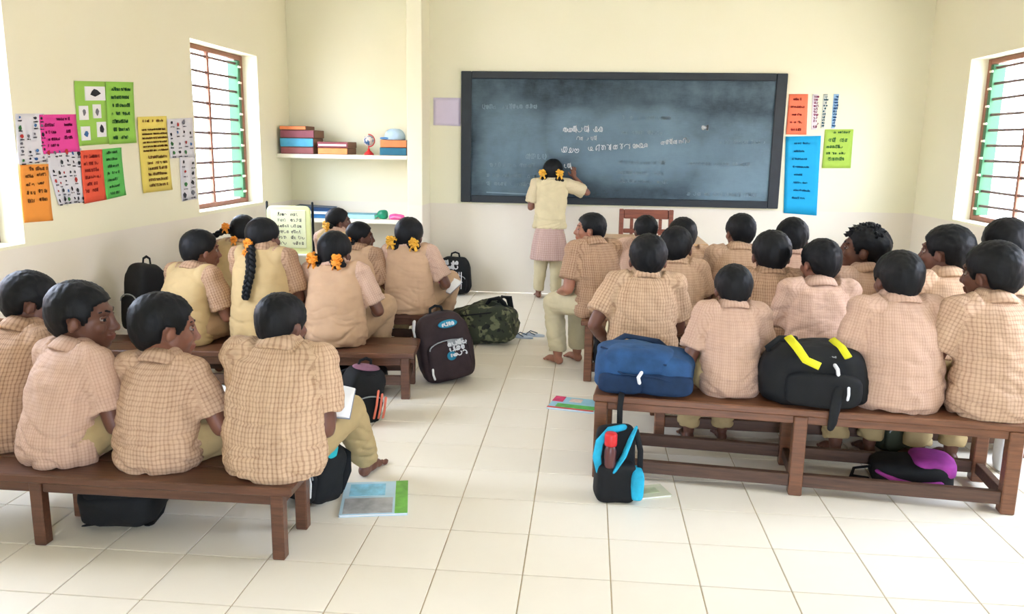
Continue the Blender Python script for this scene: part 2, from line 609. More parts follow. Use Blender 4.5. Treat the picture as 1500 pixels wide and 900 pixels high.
# ------------------------------------------------------------------ blackboard
def slate():
    m, nt, b = new_mat('chalky_slate')
    tc = node(nt, 'ShaderNodeTexCoord')
    a = noise_tex(nt, 1.5, 5, 0.6, tc.outputs['Object'], (1, 1, 1.6))
    c = noise_tex(nt, 5, 6, 0.7, tc.outputs['Object'], (1.6, 1, 1))
    d = noise_tex(nt, 30, 3, 0.6, tc.outputs['Object'], (0.6, 1, 4))
    f = math_node(nt, 'ADD', math_node(nt, 'MULTIPLY', a, 0.75), math_node(nt, 'MULTIPLY', c, 0.35))
    f = math_node(nt, 'ADD', f, math_node(nt, 'MULTIPLY', d, 0.12))
    # dusty areas the duster has rubbed, each with its own outline
    sp = node(nt, 'ShaderNodeSeparateXYZ')
    nt.links.new(tc.outputs['Object'], sp.inputs[0])
    wob = math_node(nt, 'MULTIPLY', math_node(nt, 'SUBTRACT', c, .5), 2.2)
    dust = None
    for (cx, cz, rx, rz, s_) in ((.20, .56, .66, .34, .34), (1.12, .42, .40, .40, .36), (-1.02, .5, .32, .46, .28), (-.42, .68, .3, .22, .26)):
        ex = math_node(nt, 'POWER', math_node(nt, 'ABSOLUTE', math_node(nt, 'DIVIDE', math_node(nt, 'SUBTRACT', sp.outputs[0], cx), rx)), 3.0)
        ez = math_node(nt, 'POWER', math_node(nt, 'ABSOLUTE', math_node(nt, 'DIVIDE', math_node(nt, 'SUBTRACT', sp.outputs[2], cz), rz)), 3.0)
        rr_ = math_node(nt, 'ADD', math_node(nt, 'ADD', ex, ez), wob)
        m_ = node(nt, 'ShaderNodeMapRange')
        m_.inputs[1].default_value = 1.7
        m_.inputs[2].default_value = .35
        m_.inputs[4].default_value = s_
        nt.links.new(rr_, m_.inputs[0])
        dust = m_.outputs[0] if dust is None else math_node(nt, 'MAXIMUM', dust, m_.outputs[0])
    f = math_node(nt, 'ADD', f, dust)
    mr = node(nt, 'ShaderNodeMapRange')
    mr.inputs[1].default_value = 0.46
    mr.inputs[2].default_value = 1.05
    nt.links.new(f, mr.inputs[0])
    nt.links.new(mix_col(nt, mr.outputs[0], lin((26, 42, 52)), lin((112, 138, 152))), b.inputs['Base Color'])
    b.inputs['Roughness'].default_value = 0.8
    return m
bb = thing('blackboard', 'long dark slate blackboard with chalk writing and a dark frame', 'blackboard', (0.277, YB, 0.90))
BW, BH = 3.06, 1.25
BFR = plain('board_frame_dark', (28, 38, 46), 0.5, 0.15, 10)
MB().box((0, -0.012, BH / 2), (BW - .1, 0.02, BH - .1)).build('slate', slate(), bb)
for x in (-BW / 2 + .05, BW / 2 - .05):
    MB().box((x, -0.02, BH / 2), (0.10, 0.04, BH), bev=.006).build('frame', BFR, bb)
for z in (0.035, BH - .035):
    MB().box((0, -0.02, z), (BW - .2, 0.04, 0.07), bev=.006).build('frame', BFR, bb)
CH = plain('chalk', (232, 236, 236), 0.95)
CHD = plain('faint_chalk', (140, 162, 174), 0.95)
rnd = random.Random(3)
def bfn(u, v):
    return (u - 0.277, -0.0235, v - 0.90)
m1 = MB()
def bl(x0, x1, z, h, slope=0, w=.0058, gap=.12):
    scribble(m1, bfn, x0, x1, z, h, rnd, w, 0.8, None, slope, gap)
bl(-.26, .10, 1.590, .055, .02)
bl(-.13, .06, 1.515, .035, .03, .0045)
bl(-.27, -.14, 1.395, .055, 0)
bl(-.06, .48, 1.415, .06, .07)
bl(.43, .63, 1.455, .045, .08)
bl(.67, .92, 1.485, .045, .10)
bl(1.05, 1.10, 1.63, .04, 0, .010)
bl(-.25, -.19, 1.25, .04, 0, .006)
m1.build('chalk_writing', CH, bb)['kind'] = 'stuff'
m2 = MB()
for (x0, x1, z, h, sl) in ((-1.05, -.55, 1.80, .04, .02), (-1.0, -.5, 1.25, .04, 0), (-1.0, -.45, 1.15, .035, 0), (-1.0, -.5, 1.07, .035, 0), (-.62, -.45, 1.33, .06, 0),
                           (.3, .75, 1.72, .03, 0), (.3, .7, 1.58, .03, 0), (.28, .72, 1.30, .03, 0), (.28, .7, 1.20, .03, 0), (.3, .75, 1.12, .03, 0),
                           (.9, 1.6, 1.01, .035, 0), (1.2, 1.66, 1.5, .03, .02), (.95, 1.5, 1.3, .03, 0)):
    scribble(m2, lambda u, v: (u - .277, -.0228, v - .90), x0, x1, z, h, rnd, .006, .8, None, sl, .25)
m2.build('erased_writing', CHD, bb)['kind'] = 'stuff'
# pale smears left by the duster
sm = MB()
def smear(pts, w):
    P = [Vector(bfn(*p)) + Vector((0, .0009, 0)) for p in pts]
    for k, (A, B) in enumerate(zip(P, P[1:])):
        t = (B - A).normalized()
        s = t.cross(Vector((0, -1, 0))) * w * .5
        sm.add([A - s, A + s, B + s, B - s], [(0, 1, 2, 3)])
smear([(-1.0, 1.0), (-.6, 0.99), (-.3, .985)], .010)
sm.build('duster_smear', CHD, bb)['kind'] = 'stuff'

# ------------------------------------------------------------------ paper charts
INKS = dict(black=lin((35, 35, 45)), dgreen=lin((52, 118, 62)), mag=lin((150, 20, 90)), brown=lin((150, 92, 44)), red=lin((188, 52, 48)), blue=lin((60, 110, 170)), grey=lin((110, 110, 120)), teal=lin((20, 110, 130)), dblue=lin((0, 105, 160)))
PIC = ['black', 'black', 'grey', 'red', 'blue', 'dgreen', 'black']
def chart(label, wall, quad, rgb, layer=0, rows=(), ink='black', pics=0, cards=(), cat='poster', lw=.0042):
    """quad: TL TR BR BL in (along, height) wall coordinates"""
    off = 0.003 + 0.0025 * layer
    cu = sum(q[0] for q in quad) / 4
    cz = min(q[1] for q in quad)
    def P(u, z, d):
        return (XL + off + d, u, z) if wall == 'L' else (u, YB - off - d, z)
    base = Vector(P(cu, cz, -off))
    t = thing('paper_chart', label, cat, base, group='paper charts on the walls')
    def fn(u, v, d=0.0017):
        TL, TR, BR, BL = quad
        top = (TL[0] + (TR[0] - TL[0]) * u, TL[1] + (TR[1] - TL[1]) * u)
        bot = (BL[0] + (BR[0] - BL[0]) * u, BL[1] + (BR[1] - BL[1]) * u)
        p = (bot[0] + (top[0] - bot[0]) * v, bot[1] + (top[1] - bot[1]) * v)
        return Vector(P(p[0], p[1], d)) - base
    sh = MB()
    n = 8
    r2 = random.Random(sum(map(ord, label)))
    fr, bk = [], []
    for j in range(n + 1):
        for i in range(n + 1):
            u, v = i / n, j / n
            lift = 0.004 * (abs(u - .5) * 2) ** 4 * (abs(v - .5) * 2) ** 3 + 0.0012 * math.sin(u * 5 + v * 3 + len(label))
            fr.append(fn(u, v, 0.0013 + max(0, lift)))
            bk.append(fn(u, v, 0.0 + max(0, lift)))
    fs = []
    m = n + 1
    N = m * m
    for j in range(n):
        for i in range(n):
            a, b, c, d = j * m + i, j * m + i + 1, (j + 1) * m + i + 1, (j + 1) * m + i
            fs.append((a, b, c, d)); fs.append((N + d, N + c, N + b, N + a))
    for i in range(n):
        for (a, b) in ((i, i + 1), (n * m + i + 1, n * m + i), ((i + 1) * m, i * m), (i * m + n, (i + 1) * m + n)):
            fs.append((b, a, N + a, N + b))
    sh.add(fr + bk, fs)
    sh.build('sheet', plain('paper_%d_%d_%d' % rgb, rgb, 0.8, 0.04, 5), t, True)
    ql = math.dist(quad[0], quad[1]); qh = math.dist(quad[0], quad[3])
    D0 = 0.0068
    if rows or pics:
        w = MB()
        for (u0, u1, v, h) in rows:
            scribble(w, lambda u, v_: fn(u, v_, D0), u0, u1, v, h, r2, lw, qh / ql * 0.85, INKS[ink], 0.0, .16)
        if pics:
            cols_, rws = pics
            for a in range(cols_):
                for b in range(rws):
                    if r2.random() < .12:
                        continue
                    cu_, cv_ = (a + .5 + r2.uniform(-.15, .15)) / cols_, (b + .5 + r2.uniform(-.15, .15)) / rws
                    k = r2.randint(5, 8)
                    rr = r2.uniform(.16, .34)
                    pts = [fn(cu_ + rr / cols_ * math.cos(2 * PI * q / k) * r2.uniform(.5, 1.1), cv_ + rr / rws * math.sin(2 * PI * q / k) * r2.uniform(.5, 1.1), D0) for q in range(k)]
                    w.add(pts, [tuple(range(k))], INKS[r2.choice(PIC)])
                    scribble(w, lambda u, v_: fn(u, v_, D0), cu_ - .25 / cols_, cu_ + .25 / cols_, cv_ - .48 / rws, .1 / rws, r2, .0035, qh / ql, INKS['grey'])
        w.build('lettering', print_mat(), t)['kind'] = 'stuff'
    for (u0, v0, u1, v1, ik) in cards:
        c = MB()
        c.add([fn(u0, v0, D0), fn(u1, v0, D0), fn(u1, v1, D0), fn(u0, v1, D0)] + [fn(u0, v0, 0), fn(u1, v0, 0), fn(u1, v1, 0), fn(u0, v1, 0)],
              [(0, 1, 2, 3), (4, 5, 1, 0), (5, 6, 2, 1), (6, 7, 3, 2), (7, 4, 0, 3)])
        co = c.build('picture_card', plain('white_card', (240, 240, 242), .8), t)
        d = MB()
        k = 7
        d.add([fn((u0 + u1) / 2 + (u1 - u0) * .28 * math.cos(2 * PI * q / k) * r2.uniform(.4, 1.1), (v0 + v1) / 2 + (v1 - v0) * .33 * math.sin(2 * PI * q / k) * r2.uniform(.5, 1.1), D0 + .0008) for q in range(k)], [tuple(range(k))], INKS[ik])
        d.build('picture', print_mat(), co)
    return t

def rows_(n, v0=.12, v1=.88, u0=.15, u1=.85, h=.05):
    rr = random.Random(n * 7 + int(100 * h))
    return [(u0 + rr.uniform(0, .08), u1 - rr.uniform(0, .25), v1 - (v1 - v0) * k / max(1, n - 1), h) for k in range(n)]
def two_col(n, h=.06):
    return [r for k in range(n) for r in ((.15, .38, .78 - k * .145, h), (.56, .82, .80 - k * .145, h))]
WP = (226, 226, 232)
chart('white picture chart partly covered by the pink paper', 'L', [(4.107, 1.575), (4.33, 1.585), (4.33, 1.323), (4.092, 1.315)], WP, 0, pics=(4, 6))
chart('white picture chart below the pink paper, left of the red paper', 'L', [(4.30, 1.40), (4.64, 1.40), (4.64, 1.083), (4.39, 1.083)], WP, 0, pics=(6, 6))
chart('bright pink handwritten paper on the left wall', 'L', [(4.291, 1.577), (4.614, 1.592), (4.624, 1.38), (4.295, 1.367)], (236, 70, 160), 1, rows=[(.42, .8, .85, .07), (.1, .35, .7, .07), (.62, .85, .7, .07), (.1, .38, .52, .07), (.62, .8, .52, .07), (.15, .45, .34, .07), (.6, .78, .36, .07), (.12, .42, .18, .07)], ink='mag')
chart('light green paper with five small white picture cards', 'L', [(4.632, 1.78), (4.946, 1.80), (4.931, 1.425), (4.623, 1.411)], (160, 212, 88), 0, cards=[(.1, .08, .38, .30, 'blue'), (.62, .12, .92, .36, 'black'), (.08, .40, .36, .62, 'grey'), (.52, .42, .78, .64, 'grey'), (.3, .70, .95, .92, 'black')])
chart('light green handwritten paper beside the picture cards', 'L', [(4.942, 1.80), (5.258, 1.82), (5.243, 1.433), (4.93, 1.421)], (150, 210, 82), 1, rows=rows_(7, .08, .86, .1, .9, .05), ink='dgreen', lw=.005)
chart('orange handwritten paper, lowest on the left wall', 'L', [(4.097, 1.312), (4.326, 1.314), (4.325, 1.002), (4.088, 1.011)], (250, 160, 64), 1, rows=[(.3, .92, .9, .06)] + two_col(4, .055), ink='brown')
chart('red orange handwritten paper joined to a green one', 'L', [(4.628, 1.385), (4.845, 1.392), (4.854, 1.085), (4.625, 1.075)], (240, 92, 62), 1, rows=rows_(6, .2, .85, .05, .8, .06), ink='red')
chart('mid green handwritten paper right of the red orange one', 'L', [(4.845, 1.392), (5.059, 1.403), (5.076, 1.101), (4.856, 1.085)], (96, 196, 92), 1, rows=rows_(7, .08, .9, .12, .85, .05), ink='dgreen', lw=.004)
chart('tall yellow handwritten paper left of the barred window', 'L', [(5.274, 1.6), (5.655, 1.62), (5.678, 1.105), (5.286, 1.101)], (240, 220, 108), 1, rows=[(.15, .85, .93, .03)] + [(.1, .95, .82 - k * .055, .02) for k in range(6)] + [(.2, .85, .45 - k * .075, .035) for k in range(6)], ink='brown', lw=.004)
chart('white picture chart right of the yellow paper', 'L', [(5.665, 1.599), (6.05, 1.622), (6.05, 1.332), (5.681, 1.326)], WP, 0, pics=(4, 4))
chart('narrow white picture chart under another by the window', 'L', [(5.814, 1.335), (6.054, 1.339), (6.043, 1.018), (5.814, 1.012)], WP, 0, pics=(2, 4))
chart('lilac paper sheet left of the blackboard', 'B', [(-1.53, 1.90), (-1.262, 1.90), (-1.262, 1.633), (-1.53, 1.64)], (222, 212, 232), 0)
chart('orange red handwritten paper right of the blackboard', 'B', [(1.835, 1.966), (2.008, 1.968), (2.023, 1.597), (1.835, 1.598)], (250, 128, 92), 0, rows=rows_(5, .1, .85, .15, .85, .05), ink='red', lw=.005)
chart('large bright blue paper beside the blackboard', 'B', [(1.835, 1.578), (2.157, 1.59), (2.18, 0.842), (1.87, 0.86)], (18, 168, 222), 0, rows=rows_(8, .2, .9, .2, .75, .022), ink='dblue', lw=.004)
chart('lime green handwritten paper right of the blue paper', 'B', [(2.19, 1.649), (2.447, 1.653), (2.453, 1.295), (2.19, 1.29)], (172, 208, 84), 0, rows=[(.3, .9, .9, .06), (.15, .4, .68, .1), (.55, .75, .68, .12), (.1, .7, .52, .07), (.1, .75, .36, .06), (.1, .75, .2, .08)], ink='dgreen')
chart('white strip with magenta lettering above the lime paper', 'B', [(2.048, 1.968), (2.10, 1.969), (2.112, 1.646), (2.062, 1.645)], (236, 226, 232), 0, rows=[(.3, .95, .05 + k * .085, .06) for k in range(11)], ink='mag')
chart('grey green paper strip between two other strips', 'B', [(2.147, 1.969), (2.186, 1.97), (2.177, 1.66), (2.148, 1.66)], (206, 216, 208), 0, rows=[(.2, .9, .05 + k * .085, .05) for k in range(11)], ink='teal')
chart('pale blue paper strip above the lime paper', 'B', [(2.239, 1.97), (2.288, 1.971), (2.274, 1.66), (2.243, 1.66)], (160, 205, 240), 0, rows=[(.2, .9, .05 + k * .085, .05) for k in range(11)], ink='blue')
# ------------------------------------------------------------------ benches
BEN_L = wood('bench_wood_dark', (108, 70, 50), 0.5, 0.36)
BEN_R = wood('bench_wood_warm', (132, 86, 58), 0.5, 0.42)
BEN_U = wood('bench_wood_under', (98, 70, 54), 0.5, 0.6)
def bench(label, x0, x1, y, depth, h, rot, mat, legs=(0.06, 0.94), top=0.032, leg=0.05, rails=True, apron=0.05, low=0.075, inset=0.02):
    """x0..x1 along the near edge whose left end sits at (x0, y); rot turns it about that end"""
    L = x1 - x0
    t = thing('bench', label, 'bench', (x0, y, 0), rot, 'classroom benches')
    n = 2
    for k in range(n):   # two boards side by side
        d = depth / n
        MB().box((L / 2, d * (k + .5), h - top / 2), (L, d - .003, top), bev=.005).build('seat_board', mat, t)
    xs = [L * f for f in legs]
    for x in xs:
        for yy in (inset + leg / 2, depth - inset - leg / 2):
            MB().box((x, yy, (h - top) / 2), (leg, leg, h - top), bev=.004).build('leg', mat, t)
        MB().box((x, depth / 2, h - top - .03), (leg * .6, depth - 2 * inset - 2 * leg, .05), bev=.003).build('cross_rail', BEN_U, t)
        if rails:
            MB().box((x, depth / 2, low), (leg * .6, depth - 2 * inset - 2 * leg, .05), bev=.003).build('foot_rail', BEN_U, t)
    for a, b in zip(xs, xs[1:]):
        for yy in (inset + leg / 2, depth - inset - leg / 2):
            MB().box(((a + b) / 2, yy, h - top - apron / 2), (b - a - leg, leg * .5, apron), bev=.003).build('apron', mat, t)
            if rails:
                MB().box(((a + b) / 2, yy, low), (b - a - leg, leg * .6, .055), bev=.003).build('foot_rail', BEN_U, t)
    return t
SL, SR = 0.28, 0.385
bench('long low brown bench at the lower left, carrying four boys', -2.75, -0.985, 2.56, 0.32, SL, 0.0, BEN_L, legs=(.06, .46, .965), rails=False, apron=.045, leg=.045)
bench('low brown bench carrying three girls, beside the maroon backpack', -2.84, -0.945, 4.25, 0.40, SL, R(6.3), BEN_L, legs=(.05, .97), low=.11, leg=.05)
bench('low bench behind the girls\' row, its end by the camouflage bag', -2.75, -1.08, 5.48, 0.36, SL, R(2), BEN_L, leg=.05)
bench('low bench furthest left, near the chart board', -2.7, -1.55, 5.98, 0.34, SL, 0, BEN_L)
bench('large brown bench at the lower right with a rail frame and two bags on it', 0.05, 1.80, 3.47, 0.40, SR, R(-5.8), BEN_R, legs=(.02, .50, .975), low=.065, leg=.055, apron=.035, inset=.0)
bench('dark bench in the second right row, behind the large brown bench', 0.18, 2.35, 3.99, 0.46, SR, R(-1), BEN_R, legs=(.1, .5, .9), low=.09)
bench('brown bench whose left end carries the boy turned to the aisle', -0.02, 1.65, 4.98, 0.36, SR + .01, R(-2), BEN_R, legs=(.03, .5, .95), low=.09)
bench('brown bench nearest the teacher\'s table', 0.12, 1.45, 5.68, 0.34, SR + .01, 0, BEN_R)

# ------------------------------------------------------------------ people
def skin_mat(name, rgb):
    m, nt, b = new_mat(name)
    c = lin(rgb)
    at = node(nt, 'ShaderNodeAttribute', attribute_name='lip')
    f = noise_tex(nt, 18, 4, 0.6)
    d = tuple(v * .82 for v in c[:3]) + (1,)
    base = mix_col(nt, f, d, c)
    lipc = (c[0] * .75 + .03, c[1] * .48, c[2] * .5, 1)
    nt.links.new(mix_col(nt, at.outputs['Fac'], base, lipc), b.inputs['Base Color'])
    b.inputs['Roughness'].default_value = 0.48
    b.inputs['Subsurface Weight'].default_value = 0.06
    b.inputs['Subsurface Radius'].default_value = (0.01, 0.004, 0.002)
    return m
SKIN = [skin_mat('skin_deep_brown', (112, 72, 56)), skin_mat('skin_brown', (140, 92, 72)), skin_mat('skin_warm_brown', (172, 116, 90))]
def hair_mat():
    m, nt, b = new_mat('black_hair')
    f = noise_tex(nt, 40, 4, 0.6, None, (1, 1, .18))
    nt.links.new(mix_col(nt, f, lin((9, 10, 11)), lin((24, 26, 29))), b.inputs['Base Color'])
    b.inputs['Roughness'].default_value = 0.55
    b.inputs['Specular IOR Level'].default_value = 0.22
    add_bump(nt, b, f, 0.5, 0.004)
    return m
HAIR = hair_mat()
BLACK = plain('glossy_black', (14, 14, 16), 0.3)
EYEW = plain('eye_white', (165, 150, 136), 0.4)
RIB = plain('orange_ribbon', (250, 152, 42), 0.6, 0.2, 30)
RIBY = plain('yellow_ribbon', (250, 184, 60), 0.6, 0.2, 30)
SHIRT = {
    'a': check_cloth('shirt_check_tan', (206, 174, 144), (154, 116, 90), .0135, .6, .4),
    'b': check_cloth('shirt_check_pink', (208, 176, 154), (168, 128, 108), .012, .5, .3),
    'c': check_cloth('shirt_check_straw', (207, 177, 145), (146, 108, 82), .016, .8, .4),
    'd': check_cloth('shirt_check_brown', (188, 154, 124), (126, 92, 70), .0145, .8, .5),
    'e': check_cloth('shirt_check_cream', (206, 175, 147), (150, 113, 90), .0155, .6, .55),
    'w': check_cloth('blouse_cream', (214, 200, 164), (196, 178, 140), .016, .4, .3),
    'k': check_cloth('skirt_check_rose', (202, 174, 162), (166, 130, 122), .02, .8, .5),
}
def cloth(name, rgb, var=.06):
    return plain(name, rgb, 0.88, var, 7, 0.35, spec=.2)
VEST = [cloth('vest_khaki', (194, 168, 122)), cloth('vest_sand', (198, 164, 132)), cloth('vest_cream', (214, 200, 160))]
TROUSER = [cloth('trouser_khaki', (178, 156, 112)), cloth('trouser_cream', (206, 194, 158)), cloth('trouser_olive', (190, 158, 124))]

def remesh(mb, voxel, it, name):
    me = mb.mesh('tmp')
    o = bpy.data.objects.new('tmp', me)
    COL.objects.link(o)
    m = o.modifiers.new('r', 'REMESH')
    m.mode = 'VOXEL'
    m.voxel_size = voxel
    m.adaptivity = 0
    if it:
        s = o.modifiers.new('s', 'SMOOTH')
        s.iterations = it
        s.factor = 0.5
    dg = bpy.context.evaluated_depsgraph_get()
    out = bpy.data.meshes.new_from_object(o.evaluated_get(dg))
    out.name = name
    bpy.data.objects.remove(o)
    bpy.data.meshes.remove(me)
    return out

def coords(me):
    a = np.empty(len(me.vertices) * 3)
    me.vertices.foreach_get('co', a)
    return a.reshape(-1, 3)
def normals(me):
    a = np.empty(len(me.vertices) * 3, dtype=np.float32)
    me.vertex_normals.foreach_get('vector', a)
    return a.reshape(-1, 3)
def set_coords(me, a):
    me.vertices.foreach_set('co', a.reshape(-1).astype(np.float64))
    me.update()
def smooth_all(me):
    me.polygons.foreach_set('use_smooth', [True] * len(me.polygons))

def vnoise(P, sx, sy, sz, seed):
    return np.array([noise.noise((p[0] * sx + seed * 3.7, p[1] * sy + seed, p[2] * sz - seed * 1.3)) for p in P])

def wrinkle(me, amp, seed, zlo, zhi):
    """folds: broad sag, sharp creases running across the back and gathers near the hem"""
    P = coords(me)
    N = normals(me)
    low = np.clip((zhi - P[:, 2]) / max(1e-3, zhi - zlo), 0, 1)
    warp = vnoise(P, 6, 6, 6, seed + 2)
    Q = P.copy()
    Q[:, 2] += .05 * warp + .25 * P[:, 0] * math.sin(seed)
    n1 = vnoise(Q, 4.5, 4.5, 20, seed)
    n4 = vnoise(Q, 14, 14, 5, seed + 4)
    n2 = vnoise(P + P[:, [2, 0, 1]] * .5, 12, 12, 12, seed + 5)
    n3 = vnoise(P, 26, 26, 36, seed + 9)
    crease = np.exp(-(n1 / .10) ** 2)
    vert = np.exp(-(n4 / .12) ** 2)
    d = amp * (-(0.35 + 1.1 * low) * crease * 1.0 - .28 * (.3 + low * .7) * vert + 1.0 * n2 + .3 * n3 + .3)
    set_coords(me, P + N * d[:, None])

def weave(me, torso, bones):
    """store the cloth's own u,v: around and along the nearest bone"""
    P = coords(me)
    n = len(P)
    zc = np.array([t[0] for t in torso]); yc = np.array([t[1] for t in torso]); rr = np.array([t[2] for t in torso])
    ycen = np.interp(P[:, 2], zc, yc)
    rad = np.interp(P[:, 2], zc, rr)
    dx, dy = P[:, 0], P[:, 1] - ycen
    dist = np.hypot(dx, dy) / np.maximum(rad, .02)
    uv = np.stack([np.arctan2(dx, -dy) * 0.15, P[:, 2], np.zeros(n)], 1)
    best = dist.copy() * .9
    for (A, B, r) in bones:
        A = np.array(A); B = np.array(B)
        d = B - A
        L = np.linalg.norm(d); d = d / L
        t = (P - A) @ d
        q = P - A - np.outer(t, d)
        w = np.linalg.norm(q, axis=1) / r + np.maximum(0, -t / r) * 1.2
        ref = np.cross(d, [0, 0, 1.0]); ref /= max(1e-6, np.linalg.norm(ref))
        ref2 = np.cross(d, ref)
        ang = np.arctan2(q @ ref, q @ ref2)
        m = w < best
        uv[m, 0] = ang[m] * r
        uv[m, 1] = t[m]
        best = np.minimum(best, w)
    a = me.attributes.new('weave', 'FLOAT_VECTOR', 'POINT')
    a.data.foreach_set('vector', uv.astype(np.float32).reshape(-1))

def append(me, mb):
    """append loose tubes (fingers, toes) to a body mesh"""
    bm = bmesh.new()
    bm.from_mesh(me)
    vs_ = [bm.verts.new(p) for p in mb.v]
    for q in mb.f:
        try:
            bm.faces.new([vs_[i] for i in q])
        except ValueError:
            pass
    bm.to_mesh(me)
    bm.free()

def ik(S, W, l1, l2, pole):
    S, W, pole = Vector(S), Vector(W), Vector(pole)
    d = W - S
    D = min(d.length, (l1 + l2) * .985)
    d.normalize()
    W = S + d * D
    a = (l1 * l1 - l2 * l2 + D * D) / (2 * D)
    h = math.sqrt(max(1e-6, l1 * l1 - a * a))
    p = pole - d * pole.dot(d)
    p.normalize()
    return S + d * a + p * h, W

def hand(palm, fin, W, d, nrm, side, curl, k):
    W, d, nrm = Vector(W), Vector(d).normalized(), Vector(nrm)
    nrm = (nrm - d * nrm.dot(d)).normalized()
    lat = d.cross(nrm) * side
    lat.normalize()
    rot = Matrix((lat, d, nrm)).transposed()
    palm.ell(W + d * .036 * k, (.031 * k, .045 * k, .0145 * k), rot, 12, 8)
    for i, (off, ln) in enumerate(((.023, .058), (.0085, .066), (-.0065, .061), (-.021, .047))):
        p = W + (d * .066 + lat * off) * k
        pts = [p]
        dirn = (d + lat * off * 3).normalized()
        for s_ in range(3):
            ang = R(curl * (0.6 + .5 * s_))
            dirn = (Matrix.Rotation(ang * (1 if True else -1), 3, lat * side * -1) @ dirn) if False else (dirn * math.cos(ang) + nrm * math.sin(ang)).normalized()
            p = p + dirn * ln * k * (.42, .32, .26)[s_]
            pts.append(p)
        fin.tube(pts, [.0082 * k, .0078 * k, .007 * k, .006 * k], 7)
    p = W + (d * .012 + lat * .022) * k
    q = p + (d * .6 + lat * .75 + nrm * .25).normalized() * .034 * k
    r_ = q + (d * .9 + lat * .15 + nrm * .4).normalized() * .028 * k
    fin.tube([p, q, r_], [.0105 * k, .009 * k, .007 * k], 7)

HAIRLINE_BOY = ([0, 30, 46, 57, 66, 74, 81, 106, 113, 135, 180], [.052, .050, .038, .002, -.022, -.024, .004, .004, -.040, -.088, -.105])
HAIRLINE_GIRL = ([0, 30, 50, 65, 80, 112, 122, 140, 180], [.066, .056, .03, .0, -.012, -.018, -.045, -.085, -.095])
def hair_shell(M, style, seed, girl):
    xs, zs_ = HAIRLINE_GIRL if girl else HAIRLINE_BOY
    nu, nv = 76, 50
    c = Vector((0, -.016, .024))
    V, Fc = [], []
    for i in range(nv + 1):
        th = PI * i / nv
        for j in range(nu):
            ph = 2 * PI * j / nu
            d = Vector((math.sin(th) * math.cos(ph), math.sin(th) * math.sin(ph), math.cos(th)))
            flat = 1.0
            p = Vector((d.x * .0825, d.y * .099, d.z * .087))
            if d.z < 0:
                p.z += d.z * .052 * max(0, -d.y)
                p.x *= 1 - .10 * d.z * d.z
            if not girl and d.y < 0 and d.z > 0:      # fuller crown
                p *= 1 + .035 * d.z * -d.y
            if style == 'tousled':
                p *= 1 + .10 * max(0, d.z) * max(0, d.y + .35)
            n = noise.noise((d.x * 7 + seed, d.y * 7, d.z * 3))
            n2 = noise.noise((d.x * 26 + seed, d.y * 26 - seed, d.z * 9))
            a = .018 if girl else (.05 if style == 'tousled' else .034)
            p *= 1 + a * n + a * .7 * n2
            q = p + c
            ang = math.degrees(math.atan2(abs(q.x), q.y))
            zl = float(np.interp(ang, xs, zs_))
            zl += .004 * noise.noise((ang * .25, seed, 0))
            m = min(1, max(0, (q.z - zl + .004) / .008))
            m = m * m * (3 - 2 * m)
            if girl:   # centre parting
                if q.y > -.06 and d.z > .2:
                    p *= 1 - .03 * math.exp(-(q.x / .006) ** 2)
            p *= 1 - .24 * (1 - m)
            V.append(M @ (p + c))
    for i in range(nv):
        for j in range(nu):
            k = (j + 1) % nu
            Fc.append((i * nu + j, (i + 1) * nu + j, (i + 1) * nu + k, i * nu + k))
    mb = MB()
    mb.add(V, Fc)
    if style == 'tousled':
        r_ = random.Random(seed)
        for k in range(90):
            a = r_.uniform(-2.6, 2.6)
            b = r_.uniform(.3, 1.5)
            d = Vector((math.sin(a) * math.cos(b), math.cos(a) * math.cos(b), math.sin(b)))
            p = Vector((d.x * .080, d.y * .100, d.z * .090)) + c
            tip = p + Vector((d.x * .011 + r_.uniform(-.007, .007), d.y * .011 + r_.uniform(-.005, .008), d.z * .007 + r_.uniform(0, .004)))
            mid = (p + tip) / 2 + Vector((0, 0, .002))
            mb.tube([M @ p, M @ mid, M @ tip], [.010, .0065, .0015], 6)
    return mb

def braid(mb, pts, r0, r1, turns):
    P = [Vector(p) for p in pts]
    n = turns * 6
    for s in range(3):
        path = []
        rad = []
        for i in range(n + 1):
            t = i / n * (len(P) - 1)
            k = min(int(t), len(P) - 2)
            q = P[k].lerp(P[k + 1], t - k)
            tg = (P[k + 1] - P[k]).normalized()
            u = tg.cross(Vector((0, 1, .2))).normalized()
            w = tg.cross(u)
            ph = 2 * PI * i / n * turns * .5 + s * 2 * PI / 3
            r = r0 + (r1 - r0) * i / n
            path.append(q + u * math.sin(ph) * r * .75 + w * math.sin(2 * ph) * r * .4)
            rad.append(r * .62)
        mb.tube(path, rad, 7)
    mb.tube(P, [r0 * .6] + [(r0 + r1) * .3] * (len(P) - 2) + [r1 * .6], 7)

def bow(M, c, size, seed):
    mb = MB()
    r_ = random.Random(seed)
    c = Vector(c)
    for k in range(11):
        a = 2 * PI * k / 11 + r_.uniform(-.3, .3)
        d = Vector((math.cos(a), r_.uniform(-1.0, .1), math.sin(a))).normalized()
        rot = d.to_track_quat('X', 'Z').to_matrix()
        def fn(dd, p, s=r_.random() * 6):
            p.z += .14 * size * math.sin(5 * dd.x + 4 * dd.y + s)
            return p
        mb.ell(c + d * size * .42, (size * .5, size * .42, size * .17), rot, 12, 7, None, fn)
    mb.ell(c, (size * .3, size * .3, size * .3), None, 8, 6)
    for s in (-1, 1):
        tail = [c, c + Vector((s * .4 * size, -.3 * size, -.9 * size)), c + Vector((s * .5 * size, -.2 * size, -1.2 * size))]
        mb.tube(tail, [size * .2, size * .28, size * .32], 6, False, .3)
    mb.v = [tuple(M @ Vector(p)) for p in mb.v]
    return mb

